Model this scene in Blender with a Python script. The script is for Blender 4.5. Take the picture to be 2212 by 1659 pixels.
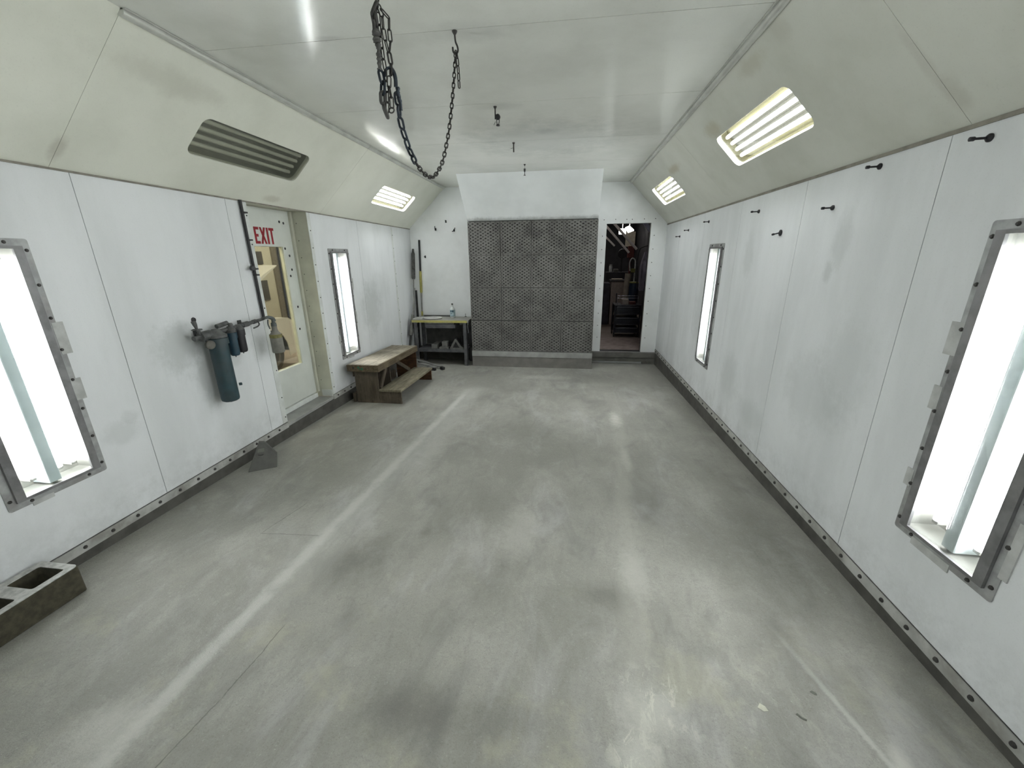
import bpy, bmesh, math, random
from mathutils import Vector, Matrix
from mathutils.geometry import tessellate_polygon
random.seed(7)
for _o in list(bpy.data.objects): bpy.data.objects.remove(_o)
SC = bpy.context.scene
COL = SC.collection
PI = math.pi

# ---------------------------------------------------------------- camera, world, exposure
FOC, YAW, PITCH, ROLL, CX, CZ = 868.31, 0.1362, 0.3068, -0.0099, 2.6916, 1.6
_fw = Vector((-math.sin(YAW)*math.cos(PITCH), math.cos(YAW)*math.cos(PITCH), -math.sin(PITCH)))
_r = Vector((math.cos(YAW), math.sin(YAW), 0)); _u = _r.cross(_fw)
_r2 = math.cos(ROLL)*_r + math.sin(ROLL)*_u; _u2 = -math.sin(ROLL)*_r + math.cos(ROLL)*_u
cd = bpy.data.cameras.new('camera'); cam = bpy.data.objects.new('camera', cd); COL.objects.link(cam)
M4 = Matrix.Identity(4)
for _i in range(3):
    M4[_i][0] = _r2[_i]; M4[_i][1] = _u2[_i]; M4[_i][2] = -_fw[_i]; M4[_i][3] = (CX, 0, CZ)[_i]
cam.matrix_world = M4
cd.sensor_width = 36; cd.lens = FOC/2212*36; cd.clip_start = .02; cd.clip_end = 60
SC.camera = cam
W = bpy.data.worlds.new('world'); SC.world = W; W.use_nodes = True
W.node_tree.nodes['Background'].inputs[0].default_value = (.02, .02, .022, 1)
W.node_tree.nodes['Background'].inputs[1].default_value = .3
SC.view_settings.view_transform = 'Standard'; SC.view_settings.look = 'None'
SC.view_settings.gamma = 1; SC.view_settings.use_curve_mapping = False
SC.view_settings.exposure = 2.76
try:
    SC.cycles.max_bounces = 8; SC.cycles.diffuse_bounces = 6; SC.cycles.glossy_bounces = 3; SC.cycles.transparent_max_bounces = 8
    SC.cycles.caustics_reflective = False; SC.cycles.caustics_refractive = False
    SC.cycles.sample_clamp_indirect = 6; SC.cycles.adaptive_threshold = .045
except Exception: pass
TUBE = 6.9                      # radiance of the booth's fluorescent tubes
TUBE_COL = (1.0, .985, 1.0)

# ---------------------------------------------------------------- room measures
XR, YB, YF, HB, HW, HC, XCL, XCR, SL = 4.2114, 7.0041, -3.1, .0725, 2.0655, 2.6859, .6565, 3.6025, .0271
def fz(y): return -SL*y

# ---------------------------------------------------------------- node helpers
class NT:
    def __init__(s, name):
        s.m = bpy.data.materials.new(name); s.m.use_nodes = True
        s.t = s.m.node_tree; s.n = s.t.nodes; s.l = s.t.links
        s.b = s.n['Principled BSDF']; s.out = s.n['Material Output']
        s._pos = None
    def node(s, typ, **k):
        x = s.n.new(typ)
        for a, v in k.items(): setattr(x, a, v)
        return x
    def set(s, sock, v):
        if hasattr(v, 'links') or isinstance(v, bpy.types.NodeSocket): s.l.new(v, sock)
        else:
            if isinstance(v, (tuple, list)) and len(v) == 3 and sock.type == 'RGBA': v = (*v, 1)
            sock.default_value = v
    def pos(s):
        if s._pos is None: s._pos = s.node('ShaderNodeNewGeometry').outputs['Position']
        return s._pos
    def math(s, op, a, b=0.0, clamp=False):
        x = s.node('ShaderNodeMath', operation=op, use_clamp=clamp); s.set(x.inputs[0], a); s.set(x.inputs[1], b); return x.outputs[0]
    def scale(s, v):
        x = s.node('ShaderNodeVectorMath', operation='MULTIPLY'); s.l.new(s.pos(), x.inputs[0]); x.inputs[1].default_value = v; return x.outputs[0]
    def noise(s, sc, detail=3, rough=.55, vec=None, dist=0):
        x = s.node('ShaderNodeTexNoise'); x.inputs['Scale'].default_value = sc; x.inputs['Detail'].default_value = detail
        x.inputs['Roughness'].default_value = rough; x.inputs['Distortion'].default_value = dist
        s.l.new(vec if vec is not None else s.pos(), x.inputs['Vector']); return x.outputs[0]
    def rng(s, v, a, b, c=0.0, d=1.0):
        x = s.node('ShaderNodeMapRange'); x.interpolation_type = 'SMOOTHSTEP'
        s.set(x.inputs[0], v); x.inputs[1].default_value = a; x.inputs[2].default_value = b; x.inputs[3].default_value = c; x.inputs[4].default_value = d
        return x.outputs[0]
    def mix(s, f, a, b):
        x = s.node('ShaderNodeMix', data_type='RGBA'); s.set(x.inputs[0], f); s.set(x.inputs[6], a); s.set(x.inputs[7], b); return x.outputs[2]
    def blob(s, c, r, soft=.5, nz=None, amt=.6):
        """1 inside an ellipsoid of radii r round c, 0 outside; a noise frays its edge"""
        x = s.node('ShaderNodeVectorMath', operation='SUBTRACT'); s.l.new(s.pos(), x.inputs[0]); x.inputs[1].default_value = c
        y = s.node('ShaderNodeVectorMath', operation='DIVIDE'); s.l.new(x.outputs[0], y.inputs[0]); y.inputs[1].default_value = r
        z = s.node('ShaderNodeVectorMath', operation='LENGTH'); s.l.new(y.outputs[0], z.inputs[0]); d = z.outputs['Value']
        if nz is not None: d = s.math('ADD', d, s.math('MULTIPLY', s.math('SUBTRACT', nz, .5), amt*2))
        return s.rng(d, 1.0, 1.0-soft)
    def xyz(s):
        x = s.node('ShaderNodeSeparateXYZ'); s.l.new(s.pos(), x.inputs[0]); return x.outputs
    def bump(s, h, strength=.2, dist=.002):
        x = s.node('ShaderNodeBump'); x.inputs['Strength'].default_value = strength; x.inputs['Distance'].default_value = dist
        s.l.new(h, x.inputs['Height']); s.l.new(x.outputs[0], s.b.inputs['Normal'])
    def done(s, col, rough=.5, metal=0, spec=.5):
        s.set(s.b.inputs['Base Color'], col); s.set(s.b.inputs['Roughness'], rough); s.b.inputs['Metallic'].default_value = metal
        s.b.inputs['Specular IOR Level'].default_value = spec
        return s.m

def plain(name, col, rough=.5, metal=0, var=.12, sc=18, dust=None, dustamt=.5, bump=0, spec=.5):
    """one colour broken up by noise; dust = pale overspray that gathers in patches"""
    n = NT(name)
    f = n.noise(sc, 4)
    a = tuple(c*(1-var) for c in col); b = tuple(min(1, c*(1+var)) for c in col)
    c = n.mix(n.rng(f, .3, .7), a, b)
    if dust: c = n.mix(n.math('MULTIPLY', n.rng(n.noise(sc*.4, 5, .65), .4, .68), dustamt), c, dust)
    if bump: n.bump(n.noise(sc*6, 4), bump)
    return n.done(c, rough, metal, spec)

def emit(name, col, st):
    n = NT(name); e = n.node('ShaderNodeEmission'); e.inputs[0].default_value = (*col, 1); e.inputs[1].default_value = st
    n.l.new(e.outputs[0], n.out.inputs[0]); return n.m

def glass(name, tint=(1, 1, 1), gl=.06, rough=.03):
    n = NT(name); t = n.node('ShaderNodeBsdfTransparent'); t.inputs[0].default_value = (*tint, 1)
    g = n.node('ShaderNodeBsdfGlossy'); g.inputs['Roughness'].default_value = rough
    fr = n.node('ShaderNodeFresnel'); fr.inputs[0].default_value = 1.35
    mx = n.node('ShaderNodeMixShader'); n.l.new(n.math('MULTIPLY', fr.outputs[0], gl*10, True), mx.inputs[0])
    n.l.new(t.outputs[0], mx.inputs[1]); n.l.new(g.outputs[0], mx.inputs[2]); n.l.new(mx.outputs[0], n.out.inputs[0]); return n.m

# ---------------------------------------------------------------- materials
def wall_paint():
    n = NT('wall_paint')
    v = n.scale((1, 1, .28))
    fine = n.noise(140, 2, .7); mid = n.noise(2.2, 5, .6, v); streak = n.noise(9, 4, .6, n.scale((1, 1, .07))); fray = n.noise(7, 8, .75)
    c = n.mix(n.rng(mid, .38, .7), (.76, .78, .795), (.675, .695, .705))
    c = n.mix(n.math('MULTIPLY', n.rng(streak, .52, .75), .05), c, (.50, .53, .52))
    c = n.mix(n.math('MULTIPLY', n.rng(fine, .55, .8), .22), c, (.45, .47, .46))
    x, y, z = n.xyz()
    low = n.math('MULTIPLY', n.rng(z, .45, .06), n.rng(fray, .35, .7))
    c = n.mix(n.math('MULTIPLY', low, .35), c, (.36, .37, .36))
    grey = (.40, .425, .415)
    for ctr, rad, a in (((0, 2.43, 1.02), (.2, .22, .26), .55), ((0, 2.62, .75), (.2, .16, .34), .5), ((0, 2.85, .83), (.2, .17, .1), .3),
                        ((0, 3.15, .86), (.2, .12, .16), .35), ((0, 1.93, .585), (.2, .15, .10), .26), ((0, 2.0, .665), (.2, .07, .06), .24),
                        ((0, 5.35, .95), (.2, .38, .45), .45), ((0, 5.6, 1.2), (.2, .5, .3), .22), ((0, 4.5, .3), (.2, .35, .2), .3),
                        ((XR, 2.62, 1.66), (.2, .10, .2), .30), ((XR, 3.83, 1.6), (.2, .12, .25), .30), ((XR, 2.69, 1.5), (.2, .06, .08), .38),
                        ((XR, 3.85, .5), (.2, .3, .3), .30), ((XR, 2.6, .75), (.2, .45, .32), .26), ((XR, 2.35, 1.0), (.2, .3, .4), .18),
                        ((XR, 4.9, .95), (.2, .3, .6), .25), ((XR, 3.3, .35), (.2, .35, .16), .28), ((.5, YB, 1.1), (.4, .2, .25), .22), ((XR, 5.3, 1.55), (.2, .1, .2), .25)):
        c = n.mix(n.math('MULTIPLY', n.blob(ctr, rad, .7, fray, .75), a), c, grey)
    n.bump(n.noise(60, 3), .08, .002)
    return n.done(c, n.rng(mid, .3, .7, .32, .5), 0, .4)

def ceil_paint(name, base, dark, rough):
    n = NT(name)
    mid = n.noise(1.6, 5, .6); fine = n.noise(120, 2, .7); fray = n.noise(8, 5, .7)
    c = n.mix(n.rng(mid, .35, .72), base, dark)
    c = n.mix(n.math('MULTIPLY', n.rng(fine, .55, .8), .2), c, tuple(q*.6 for q in base))
    for ctr, rad, a, k in (((2.4, 4.45, HC), (1.0, .85, .1), .42, (.33, .345, .33)), ((2.45, 4.2, HC), (.16, .12, .1), .3, (.27, .28, .27)),
                           ((2.15, 2.42, HC), (.33, .16, .1), .28, (.40, .41, .39)), ((2.15, 3.5, HC), (.25, .1, .1), .25, (.36, .37, .35)),
                           ((1.42, 2.38, HC), (.12, .04, .1), .4, (.4, .4, .38)),
                           ((3.765, 3.74, 2.52), (.09, .2, .09), .5, (.43, .39, .27)), ((3.80, 5.05, 2.49), (.07, .3, .07), .55, (.42, .37, .24)),
                           ((3.67, 2.85, 2.61), (.07, .22, .07), .4, (.43, .41, .31)), ((3.66, 2.5, 2.62), (.09, .1, .09), .25, (.42, .4, .33)),
                           ((.09, 1.99, 2.15), (.1, .05, .11), .55, (.44, .42, .36)), ((.05, 3.6, 2.11), (.05, .16, .05), .4, (.45, .42, .33)),
                           ((.5, 2.35, 2.54), (.12, .5, .1), .35, (.47, .46, .39)), ((4.1, 1.97, 2.15), (.12, .06, .12), .35, (.42, .4, .34)),
                           ((4.0, 2.0, 2.3), (.22, .04, .22), .3, (.45, .43, .38))):
        c = n.mix(n.math('MULTIPLY', n.blob(ctr, rad, .75, fray, .5), a), c, k)
    n.bump(n.noise(3.0, 2), .12, .01)
    return n.done(c, rough, 0, .3)

def floor_mat():
    n = NT('floor_concrete')
    x, y, z = n.xyz()
    big = n.noise(1.1, 5, .6, None, .4); mid = n.noise(4.5, 6, .65, n.scale((1, .55, 1)), .5); fine = n.noise(34, 5, .7); grit = n.noise(190, 3, .75)
    trowel = n.noise(7, 4, .6, n.scale((1.6, .35, 1)), 1.2)
    c = n.mix(n.rng(big, .33, .7), (0.258, 0.256, 0.230), (0.354, 0.352, 0.318))
    c = n.mix(n.math('MULTIPLY', n.rng(mid, .45, .72), .55), c, (0.414, 0.414, 0.378))
    c = n.mix(n.math('MULTIPLY', n.rng(trowel, .5, .75), .4), c, (0.228, 0.228, 0.206))
    c = n.mix(n.math('MULTIPLY', n.rng(fine, .55, .75), .25), c, (0.480, 0.480, 0.438))
    pit = n.noise(85, 3, .8)
    c = n.mix(n.math('MULTIPLY', n.rng(grit, .5, .72), .5), c, (0.144, 0.144, 0.126))
    c = n.mix(n.math('MULTIPLY', n.rng(pit, .6, .74), .45), c, (0.552, 0.552, 0.504))
    c = n.mix(n.math('MULTIPLY', n.rng(n.noise(13, 6, .75, None, 1.5), .52, .70), .3), c, (0.204, 0.204, 0.182))
    soft = n.noise(2.0, 6, .62, n.scale((1.3, .6, 1)), .8)
    c = n.mix(n.math('MULTIPLY', n.rng(soft, .5, .74), .5), c, (.155, .154, 0.148))
    c = n.mix(n.math('MULTIPLY', n.rng(n.noise(2.7, 6, .66, n.scale((1.2, .5, 1)), .6), .52, .72), .4), c, (.47, .47, 0.464))
    c = n.mix(n.math('MULTIPLY', n.rng(n.noise(60, 4, .7), .5, .72), .28), c, (.18, .178, 0.169))
    # scuffed near corner with yellowish worn patches
    yel = n.math('MULTIPLY', n.rng(n.noise(2.6, 6, .7), .52, .68), n.rng(y, 2.2, .9))
    c = n.mix(n.math('MULTIPLY', yel, .4), c, (0.432, 0.426, 0.324))
    fray = n.noise(5, 8, .78); fray2 = n.noise(22, 5, .7)
    dark = (0.138, 0.136, 0.120)
    for ctr, rad, a in (((1.50, 1.72, 0), (0.204, 0.168, 0.360), .62), ((1.62, 1.86, 0), (0.120, 0.144, 0.360), .4), ((2.15, 1.0, 0), (0.240, 0.108, 0.360), .6), ((2.5, 1.02, 0), (0.168, 0.084, 0.360), .3),
                        ((2.93, 1.66, 0), (0.156, 0.108, 0.360), .5), ((2.86, 1.5, 0), (0.072, 0.060, 0.360), .4), ((2.33, 3.8, 0), (0.420, 0.420, 0.360), .38), ((3.95, 2.7, 0), (0.192, 0.700, 0.360), .4),
                        ((3.85, 1.75, 0), (0.240, 0.420, 0.360), .42), ((3.3, 2.9, 0), (0.240, 0.600, 0.360), .3), ((1.9, 5.2, 0), (0.700, 0.360, 0.360), .25), ((2.0, 2.5, 0), (0.240, 0.360, 0.360), .22),
                        ((3.4, 4.6, 0), (0.360, 0.700, 0.360), .3), ((1.85, 2.05, 0), (0.048, 0.060, 0.360), .4), ((.9, 3.0, 0), (0.240, 0.360, 0.360), .25), ((1.9, 1.35, 0), (0.360, 0.180, 0.360), .28)):
        c = n.mix(n.math('MULTIPLY', n.blob(ctr, tuple(q*1.45 for q in rad), 1.0, fray, .8), a), c, dark)
    # the two wheel paths: pale worn lines that run the length of the booth
    def lane(x0, k, wdt, y0, y1, amt, nz, thr):
        d = n.math('ABSOLUTE', n.math('SUBTRACT', x, n.math('ADD', n.math('MULTIPLY', n.math('SUBTRACT', y, 1.2), k), x0)))
        d = n.math('ADD', d, n.math('MULTIPLY', n.math('SUBTRACT', nz, .5), wdt*1.6))
        f = n.math('MULTIPLY', n.rng(d, wdt, wdt*.15), n.math('MULTIPLY', n.rng(y, y1, y1-.7), n.rng(y, y0-.3, y0+.3)))
        return n.math('MULTIPLY', f, amt)
    pale = (0.600, 0.606, 0.570)
    c = n.mix(n.math('MULTIPLY', lane(1.20, .048, .06, -2, 5.3, .5, n.math('ADD', n.math('MULTIPLY', fray2, .6), n.math('MULTIPLY', fray, .4)), 0), n.rng(n.noise(3.3, 4, .7), .22, .5)), c, pale)
    c = n.mix(lane(1.24, .06, .22, 1.4, 5.6, .30, fray, 0), c, (0.456, 0.462, 0.432))
    c = n.mix(lane(3.03, .085, .10, .9, 4.9, .26, fray, 0), c, (0.468, 0.468, 0.414))
    c = n.mix(lane(3.77, -.26, .02, .6, 1.7, .5, fray2, 0), c, pale)
    for ctr, rad, a in (((3.26, 4.2, 0), (0.096, 0.336, 0.360), .75), ((3.24, 3.25, 0), (0.060, 0.360, 0.360), .35), ((3.10, 1.85, 0), (0.120, 0.300, 0.360), .35), ((3.05, 1.12, 0), (0.192, 0.156, 0.360), .55), ((2.98, .95, 0), (0.120, 0.144, 0.360), .6),
                        ((2.45, 2.15, 0), (0.216, 0.360, 0.360), .3), ((2.3, 5.9, 0), (0.700, 0.180, 0.360), .5), ((1.5, 3.2, 0), (0.192, 0.480, 0.360), .25), ((3.85, 1.05, 0), (0.048, 0.120, 0.360), .7), ((1.1, .8, 0), (0.240, 0.192, 0.360), .45)):
        c = n.mix(n.math('MULTIPLY', n.blob(ctr, rad, .85, fray2, .55), a), c, (0.552, 0.552, 0.504))
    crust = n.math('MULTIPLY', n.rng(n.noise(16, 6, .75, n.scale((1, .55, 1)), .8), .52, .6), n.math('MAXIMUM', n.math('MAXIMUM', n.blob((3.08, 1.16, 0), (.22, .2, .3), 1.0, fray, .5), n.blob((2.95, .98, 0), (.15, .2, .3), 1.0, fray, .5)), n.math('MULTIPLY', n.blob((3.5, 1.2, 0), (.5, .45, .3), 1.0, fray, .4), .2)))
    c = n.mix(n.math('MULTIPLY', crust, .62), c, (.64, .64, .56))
    # hairline cracks
    def seg(a, b, wd):
        ax, ay = a; bx, by = b; L = math.hypot(bx-ax, by-ay); ux, uy = (bx-ax)/L, (by-ay)/L
        px = n.math('SUBTRACT', x, ax); py = n.math('SUBTRACT', y, ay)
        t = n.math('ADD', n.math('MULTIPLY', px, ux), n.math('MULTIPLY', py, uy))
        s_ = n.math('ABSOLUTE', n.math('ADD', n.math('ADD', n.math('MULTIPLY', px, -uy), n.math('MULTIPLY', py, ux)), n.math('MULTIPLY', n.math('SUBTRACT', fray, .5), .03)))
        return n.math('MULTIPLY', n.rng(s_, wd, wd*.3), n.math('MULTIPLY', n.rng(t, -.01, .02), n.rng(t, L+.01, L-.02)))
    for a, b in (((1.43, 1.3), (1.408, .956)), ((1.408, .956), (1.37, .70)), ((.82, 1.905), (.90, 2.26)), ((.82, 1.905), (1.2, 1.93))):
        c = n.mix(n.math('MULTIPLY', seg(a, b, .0035), .55), c, (0.072, 0.072, 0.066))
    h = n.math('ADD', n.math('ADD', n.math('MULTIPLY', fine, .9), n.math('MULTIPLY', mid, 1.2)), n.math('MULTIPLY', n.noise(150, 3, .75), .5))
    n.bump(h, .55, .007)
    return n.done(c, n.rng(mid, .35, .7, .5, .68), 0, .32)

def wood_mat(name, base, dark, axis):
    n = NT(name); sc = {'y': (14, 1.2, 14), 'x': (1.2, 14, 14), 'z': (14, 14, 1.2)}[axis]
    g = n.noise(3.2, 5, .65, n.scale(sc)); w = n.noise(5, 5, .7); sp = n.noise(45, 3, .7)
    c = n.mix(n.rng(g, .35, .68), base, dark)
    c = n.mix(n.math('MULTIPLY', n.rng(w, .45, .7), .5), c, tuple(min(.42, q*1.6) for q in base))
    c = n.mix(n.math('MULTIPLY', n.rng(sp, .6, .78), .4), c, (.08, .065, .05))
    n.bump(g, .3, .003)
    return n.done(c, .75, 0, .3)

M = {}
M['wall'] = wall_paint(); M['wallback'] = plain('wall_back_white', (.88, .90, .905), .5, 0, .035, 2.5, (.70, .715, .70), .5)
M['ceil'] = ceil_paint('ceiling_paint', (.70, .712, .66), (.615, .625, .575), .13)
M['slope'] = ceil_paint('slope_paint', (.80, .81, .72), (.71, .72, .63), .42)
M['slope_r'] = ceil_paint('slope_paint_shaded', (.66, .67, .605), (.57, .58, .51), .42)  # same slope paint, the weaker light on this side put into its colour
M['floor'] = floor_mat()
def hood_paint():
    n = NT('hood_white'); x, y, z = n.xyz(); fr_ = n.noise(9, 5, .7, n.scale((1, 1, .5)))
    c = n.mix(n.rng(n.noise(3, 4), .35, .7), (.84, .87, .87), (.78, .81, .81))
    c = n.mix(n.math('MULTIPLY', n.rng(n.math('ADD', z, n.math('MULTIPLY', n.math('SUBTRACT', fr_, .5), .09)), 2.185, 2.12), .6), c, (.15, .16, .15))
    return n.done(c, .45, 0, .3)
M['hood'] = hood_paint()
M['gap'] = plain('joint_dark', (.06, .06, .057), .8)
M['flash'] = plain('flashing_grey', (.44, .445, .425), .5, 0, .15, 9, (.20, .19, .165), .75)
M['flashw'] = plain('flashing_white', (.66, .69, .67), .5, 0, .1, 9, (.5, .5, .47), .4)
M['curb'] = plain('curb_dark', (.07, .068, .06), .7, 0, .25, 9, (.12, .117, .105), .35)
M['curbback'] = plain('curb_back', (.14, .137, .125), .6, 0, .2, 7)
M['bolt'] = plain('bolt_dark', (.06, .058, .055), .45, .4)
M['rail'] = plain('rail_paint', (.55, .56, .52), .35, .2, .12, 6)
M['seam'] = plain('seam_brown', (.24, .225, .19), .7, 0, .2, 12)
M['flange'] = plain('flange_galvanised', (.36, .37, .37), .5, .3, .2, 16, (.22, .2, .19), .5)
M['lip'] = plain('lip_steel', (.20, .20, .205), .45, .4, .2, 14, (.3, .29, .28), .3)
M['tape'] = plain('tape_grey', (.47, .48, .47), .6, 0, .15, 14)
M['reflector'] = plain('reflector_darkened', (.26, .26, .238), .9, 0, .03, 5, spec=0)  # white reflector, colour darkened so the lit box does not burn out
M['ridge'] = plain('ridge_darkened', (.04, .04, .033), .9, 0, .03, 5, spec=0)  # white ridges, darkened against the glare of the lit tubes
M['cream'] = plain('housing_cream_darkened', (.105, .10, .06), .9, 0, .04, 5, spec=0)  # cream box paint, darkened to hold back the tubes' glare
M['ballast'] = plain('ballast_grey', (.60, .675, .69), .4, .1, .06, 8)
M['oldlens'] = plain('housing_dim', (.26, .265, .25), .6, 0, .15, 6)
M['deadtube'] = plain('dead_tube', (.82, .82, .76), .35, 0, .05, 8)
M['tube'] = emit('lamp_tube', TUBE_COL, TUBE)
M['tubecap'] = plain('tube_cap', (.22, .22, .2), .5, .1)
M['pane'] = glass('clear_pane', (.97, .99, .985), .05)
M['dullpane'] = glass('dusty_pane', (.93, .94, .9), .05, .2)
M['doorpaint'] = plain('door_paint', (.62, .65, .61), .45, 0, .06, 4, (.5, .5, .45), .25)
M['jamb'] = plain('jamb_beige', (.57, .575, .485), .5, 0, .08, 5, (.36, .35, .29), .35)
M['reveal'] = plain('reveal_yellow', (.80, .78, .56), .5)
M['red'] = plain('letter_red', (.27, .008, .016), .5)
M['plug'] = plain('plug_black', (.012, .012, .012), .5)
M['black'] = plain('black_paint', (.018, .018, .02), .5, 0, .3, 30)
M['peg'] = plain('peg_black', (.016, .016, .02), .45)
M['filter'] = plain('filter_paper', (.135, .134, .125), .85, 0, .25, 4, (.19, .188, .176), .5)
M['filterdark'] = plain('filter_slot', (.02, .02, .019), .9)
M['ledge'] = plain('ledge_steel', (.31, .315, .305), .5, .2, .15, 6, (.42, .42, .4), .4)
M['base'] = plain('base_brown', (.18, .172, .158), .65, 0, .15, 6)
M['chain'] = plain('chain_steel', (.038, .036, .033), .45, .5, .35, 40)
M['chaingrey'] = plain('chain_dusty', (.055, .054, .05), .6, .2, .35, 40)
M['chainblue'] = plain('chain_blue', (.018, .026, .035), .45, .4, .35, 40)
M['tapewrap'] = plain('tape_wrap', (.075, .075, .07), .7, 0, .35, 30)
M['hook'] = plain('hook_dark', (.035, .033, .03), .5, .3)
M['canblue'] = plain('canister_blue', (.024, .055, .066), .5, 0, .2, 10, (.058, .068, .07), .6)
M['canblue2'] = plain('canister_bright_blue', (.017, .05, .075), .45, 0, .2, 14)
M['canblack'] = plain('canister_black', (.012, .013, .016), .5, 0, .2, 14, (.035, .035, .04), .5)
M['pipe'] = plain('pipe_dusty', (.075, .078, .078), .6, .2, .35, 22, (.19, .195, .19), .5)
M['gauge'] = plain('gauge_dusty', (.12, .117, .10), .6, .1, .2, 20)
M['bottlegrey'] = plain('bottle_dusty', (.21, .205, .18), .6, 0, .15, 20)
M['bottleneck'] = plain('bottle_neck', (.10, .115, .112), .6)
M['labelyellow'] = plain('label_yellow', (.20, .185, .065), .6, 0, .3, 40)
M['wood_top'] = wood_mat('wood_top', (.25, .225, .175), (.12, .10, .075), 'y')
M['wood_edge'] = wood_mat('wood_edge', (.135, .108, .07), (.07, .054, .034), 'y')
M['wood_ply'] = wood_mat('wood_ply', (.092, .077, .058), (.055, .043, .031), 'z')
M['wood_red'] = wood_mat('wood_red', (.085, .042, .02), (.04, .02, .011), 'x')
M['wood_tread'] = wood_mat('wood_tread', (.20, .182, .13), (.11, .097, .064), 'y')
M['green'] = plain('green_paint', (.02, .12, .06), .6, 0, .4, 60)
M['block'] = plain('block_olive', (.058, .053, .034), .9, 0, .28, 40, (.04, .035, .023), .5, .3)
M['blocktop'] = plain('block_dust', (.46, .46, .44), .9, 0, .2, 40, None, .5, .3)
M['chock'] = plain('chock_grey', (.105, .106, .098), .8, 0, .15, 18, (.16, .16, .145), .4)
M['chocklight'] = plain('chock_pad', (.16, .163, .145), .8)
M['benchsteel'] = plain('bench_steel', (.085, .087, .093), .5, .2, .2, 14, (.2, .2, .2), .45)
M['benchtop'] = plain('bench_top', (.30, .295, .265), .7, 0, .15, 12, (.40, .40, .375), .5)
M['yellowtape'] = plain('tape_yellow', (.42, .385, .11), .6, 0, .18, 14, (.5, .48, .3), .4)
M['benchback'] = plain('bench_back', (.085, .085, .08), .8, 0, .2, 10)
M['dustgrey'] = plain('dust_grey', (.135, .135, .125), .85, 0, .2, 18)
M['discgrey'] = plain('disc_dusty', (.44, .44, .42), .6, 0, .12, 18)
M['darkrubber'] = plain('dark_rubber', (.022, .022, .022), .7, 0, .3, 20)
M['brush'] = plain('brush_grey', (.06, .06, .057), .9, 0, .5, 30, (.14, .14, .13), .5)
M['pole'] = plain('pole_grey', (.25, .25, .24), .5, .3, .15, 20)
M['bottlewhite'] = plain('bottle_white', (.62, .66, .65), .4)
M['labelblue'] = plain('label_navy', (.02, .07, .12), .5)
M['labelpale'] = plain('label_pale', (.45, .58, .62), .5)
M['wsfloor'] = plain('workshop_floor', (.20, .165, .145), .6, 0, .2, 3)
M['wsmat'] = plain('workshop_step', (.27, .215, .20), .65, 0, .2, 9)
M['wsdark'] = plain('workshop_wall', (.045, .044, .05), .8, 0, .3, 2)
M['wsbeige'] = plain('workshop_panel', (.34, .30, .24), .7)
M['brace'] = plain('brace_white', (.85, .80, .77), .5, 0, .12, 5)
M['lilac'] = plain('beam_lilac', (.30, .29, .38), .6)
M['card'] = plain('cabinet_tan', (.33, .28, .25), .7)
M['cartblack'] = plain('cart_navy', (.012, .014, .022), .35, .2, .3, 12)
M['chrome'] = plain('rail_chrome', (.35, .35, .40), .25, .8)
M['coat'] = plain('coat_lilac', (.20, .19, .235), .9, 0, .3, 7)
M['coatdark'] = plain('coat_dark', (.05, .05, .065), .9, 0, .3, 7)
M['redbox'] = plain('box_red', (.13, .035, .028), .5)
M['blue'] = plain('plastic_blue', (.015, .03, .06), .4)
M['lime'] = plain('band_lime', (.20, .20, .05), .5)
M['paperroll'] = plain('paper_tan', (.36, .32, .27), .8)
M['wslamp'] = emit('workshop_lamp', (1, .97, .9), 1.2)
M['bayyellow'] = plain('bay_wall', (.60, .565, .42), .6, 0, .04, 3)
M['bayfloor'] = plain('bay_floor', (.42, .34, .26), .5, 0, .1, 3)
M['baydark'] = plain('bay_dark', (.08, .074, .06), .5)
M['baybrown'] = plain('bay_brown', (.20, .175, .125), .6)
M['baylamp'] = emit('bay_lamp', (1, .93, .76), 2.2)
M['carwhite'] = plain('car_white', (.80, .77, .66), .3, 0, .01)
M['arch'] = plain('arch_black', (.03, .03, .025), .7)
M['tyre'] = plain('tyre_dark', (.05, .047, .038), .5)
M['rimgrey'] = plain('rim_grey', (.17, .15, .11), .35, .5)
M['flake'] = plain('paint_flake_dark', (.13, .133, .115), .7)
M['flakepale'] = plain('paint_flake_pale', (.5, .5, .42), .7)
M['endwall'] = M['wall']

# ---------------------------------------------------------------- object helpers
ORG = {}
def tag(o, label=None, cat=None, group=None, kind=None):
    if label: o['label'] = label
    if cat: o['category'] = cat
    if group: o['group'] = group
    if kind: o['kind'] = kind
    return o
def thing(name, loc, label, cat, group=None, kind=None):
    o = bpy.data.objects.new(name, None); COL.objects.link(o); o.location = loc; o.empty_display_size = .05
    ORG[o] = Vector(loc); return tag(o, label, cat, group, kind)
def struct(name, loc=(0, 0, 0)):
    return thing(name, loc, None, None, None, 'structure')
def obj(name, bm, mats, parent=None, label=None, smooth=False, org=None):
    """link bm (in world coordinates) as ONE mesh object; the origin is its parent's, or the middle of its base"""
    if parent is not None: o0 = ORG[parent]
    elif org is not None: o0 = Vector(org)
    else:
        vs = [v.co for v in bm.verts]
        o0 = Vector((sum(v.x for v in vs)/len(vs), sum(v.y for v in vs)/len(vs), min(v.z for v in vs)))
    bmesh.ops.translate(bm, verts=bm.verts, vec=-o0)
    bmesh.ops.recalc_face_normals(bm, faces=bm.faces)
    if smooth:
        for f in bm.faces: f.smooth = True
    me = bpy.data.meshes.new(name); bm.to_mesh(me); bm.free()
    for m in (mats if isinstance(mats, (list, tuple)) else [mats]): me.materials.append(m)
    if smooth:
        try: me.set_sharp_from_angle(angle=.7)
        except Exception: pass
    o = bpy.data.objects.new(name, me); COL.objects.link(o)
    if parent is not None: o.parent = parent
    else: o.location = o0
    ORG[o] = o0
    if label: o['label'] = label
    return o
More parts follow.
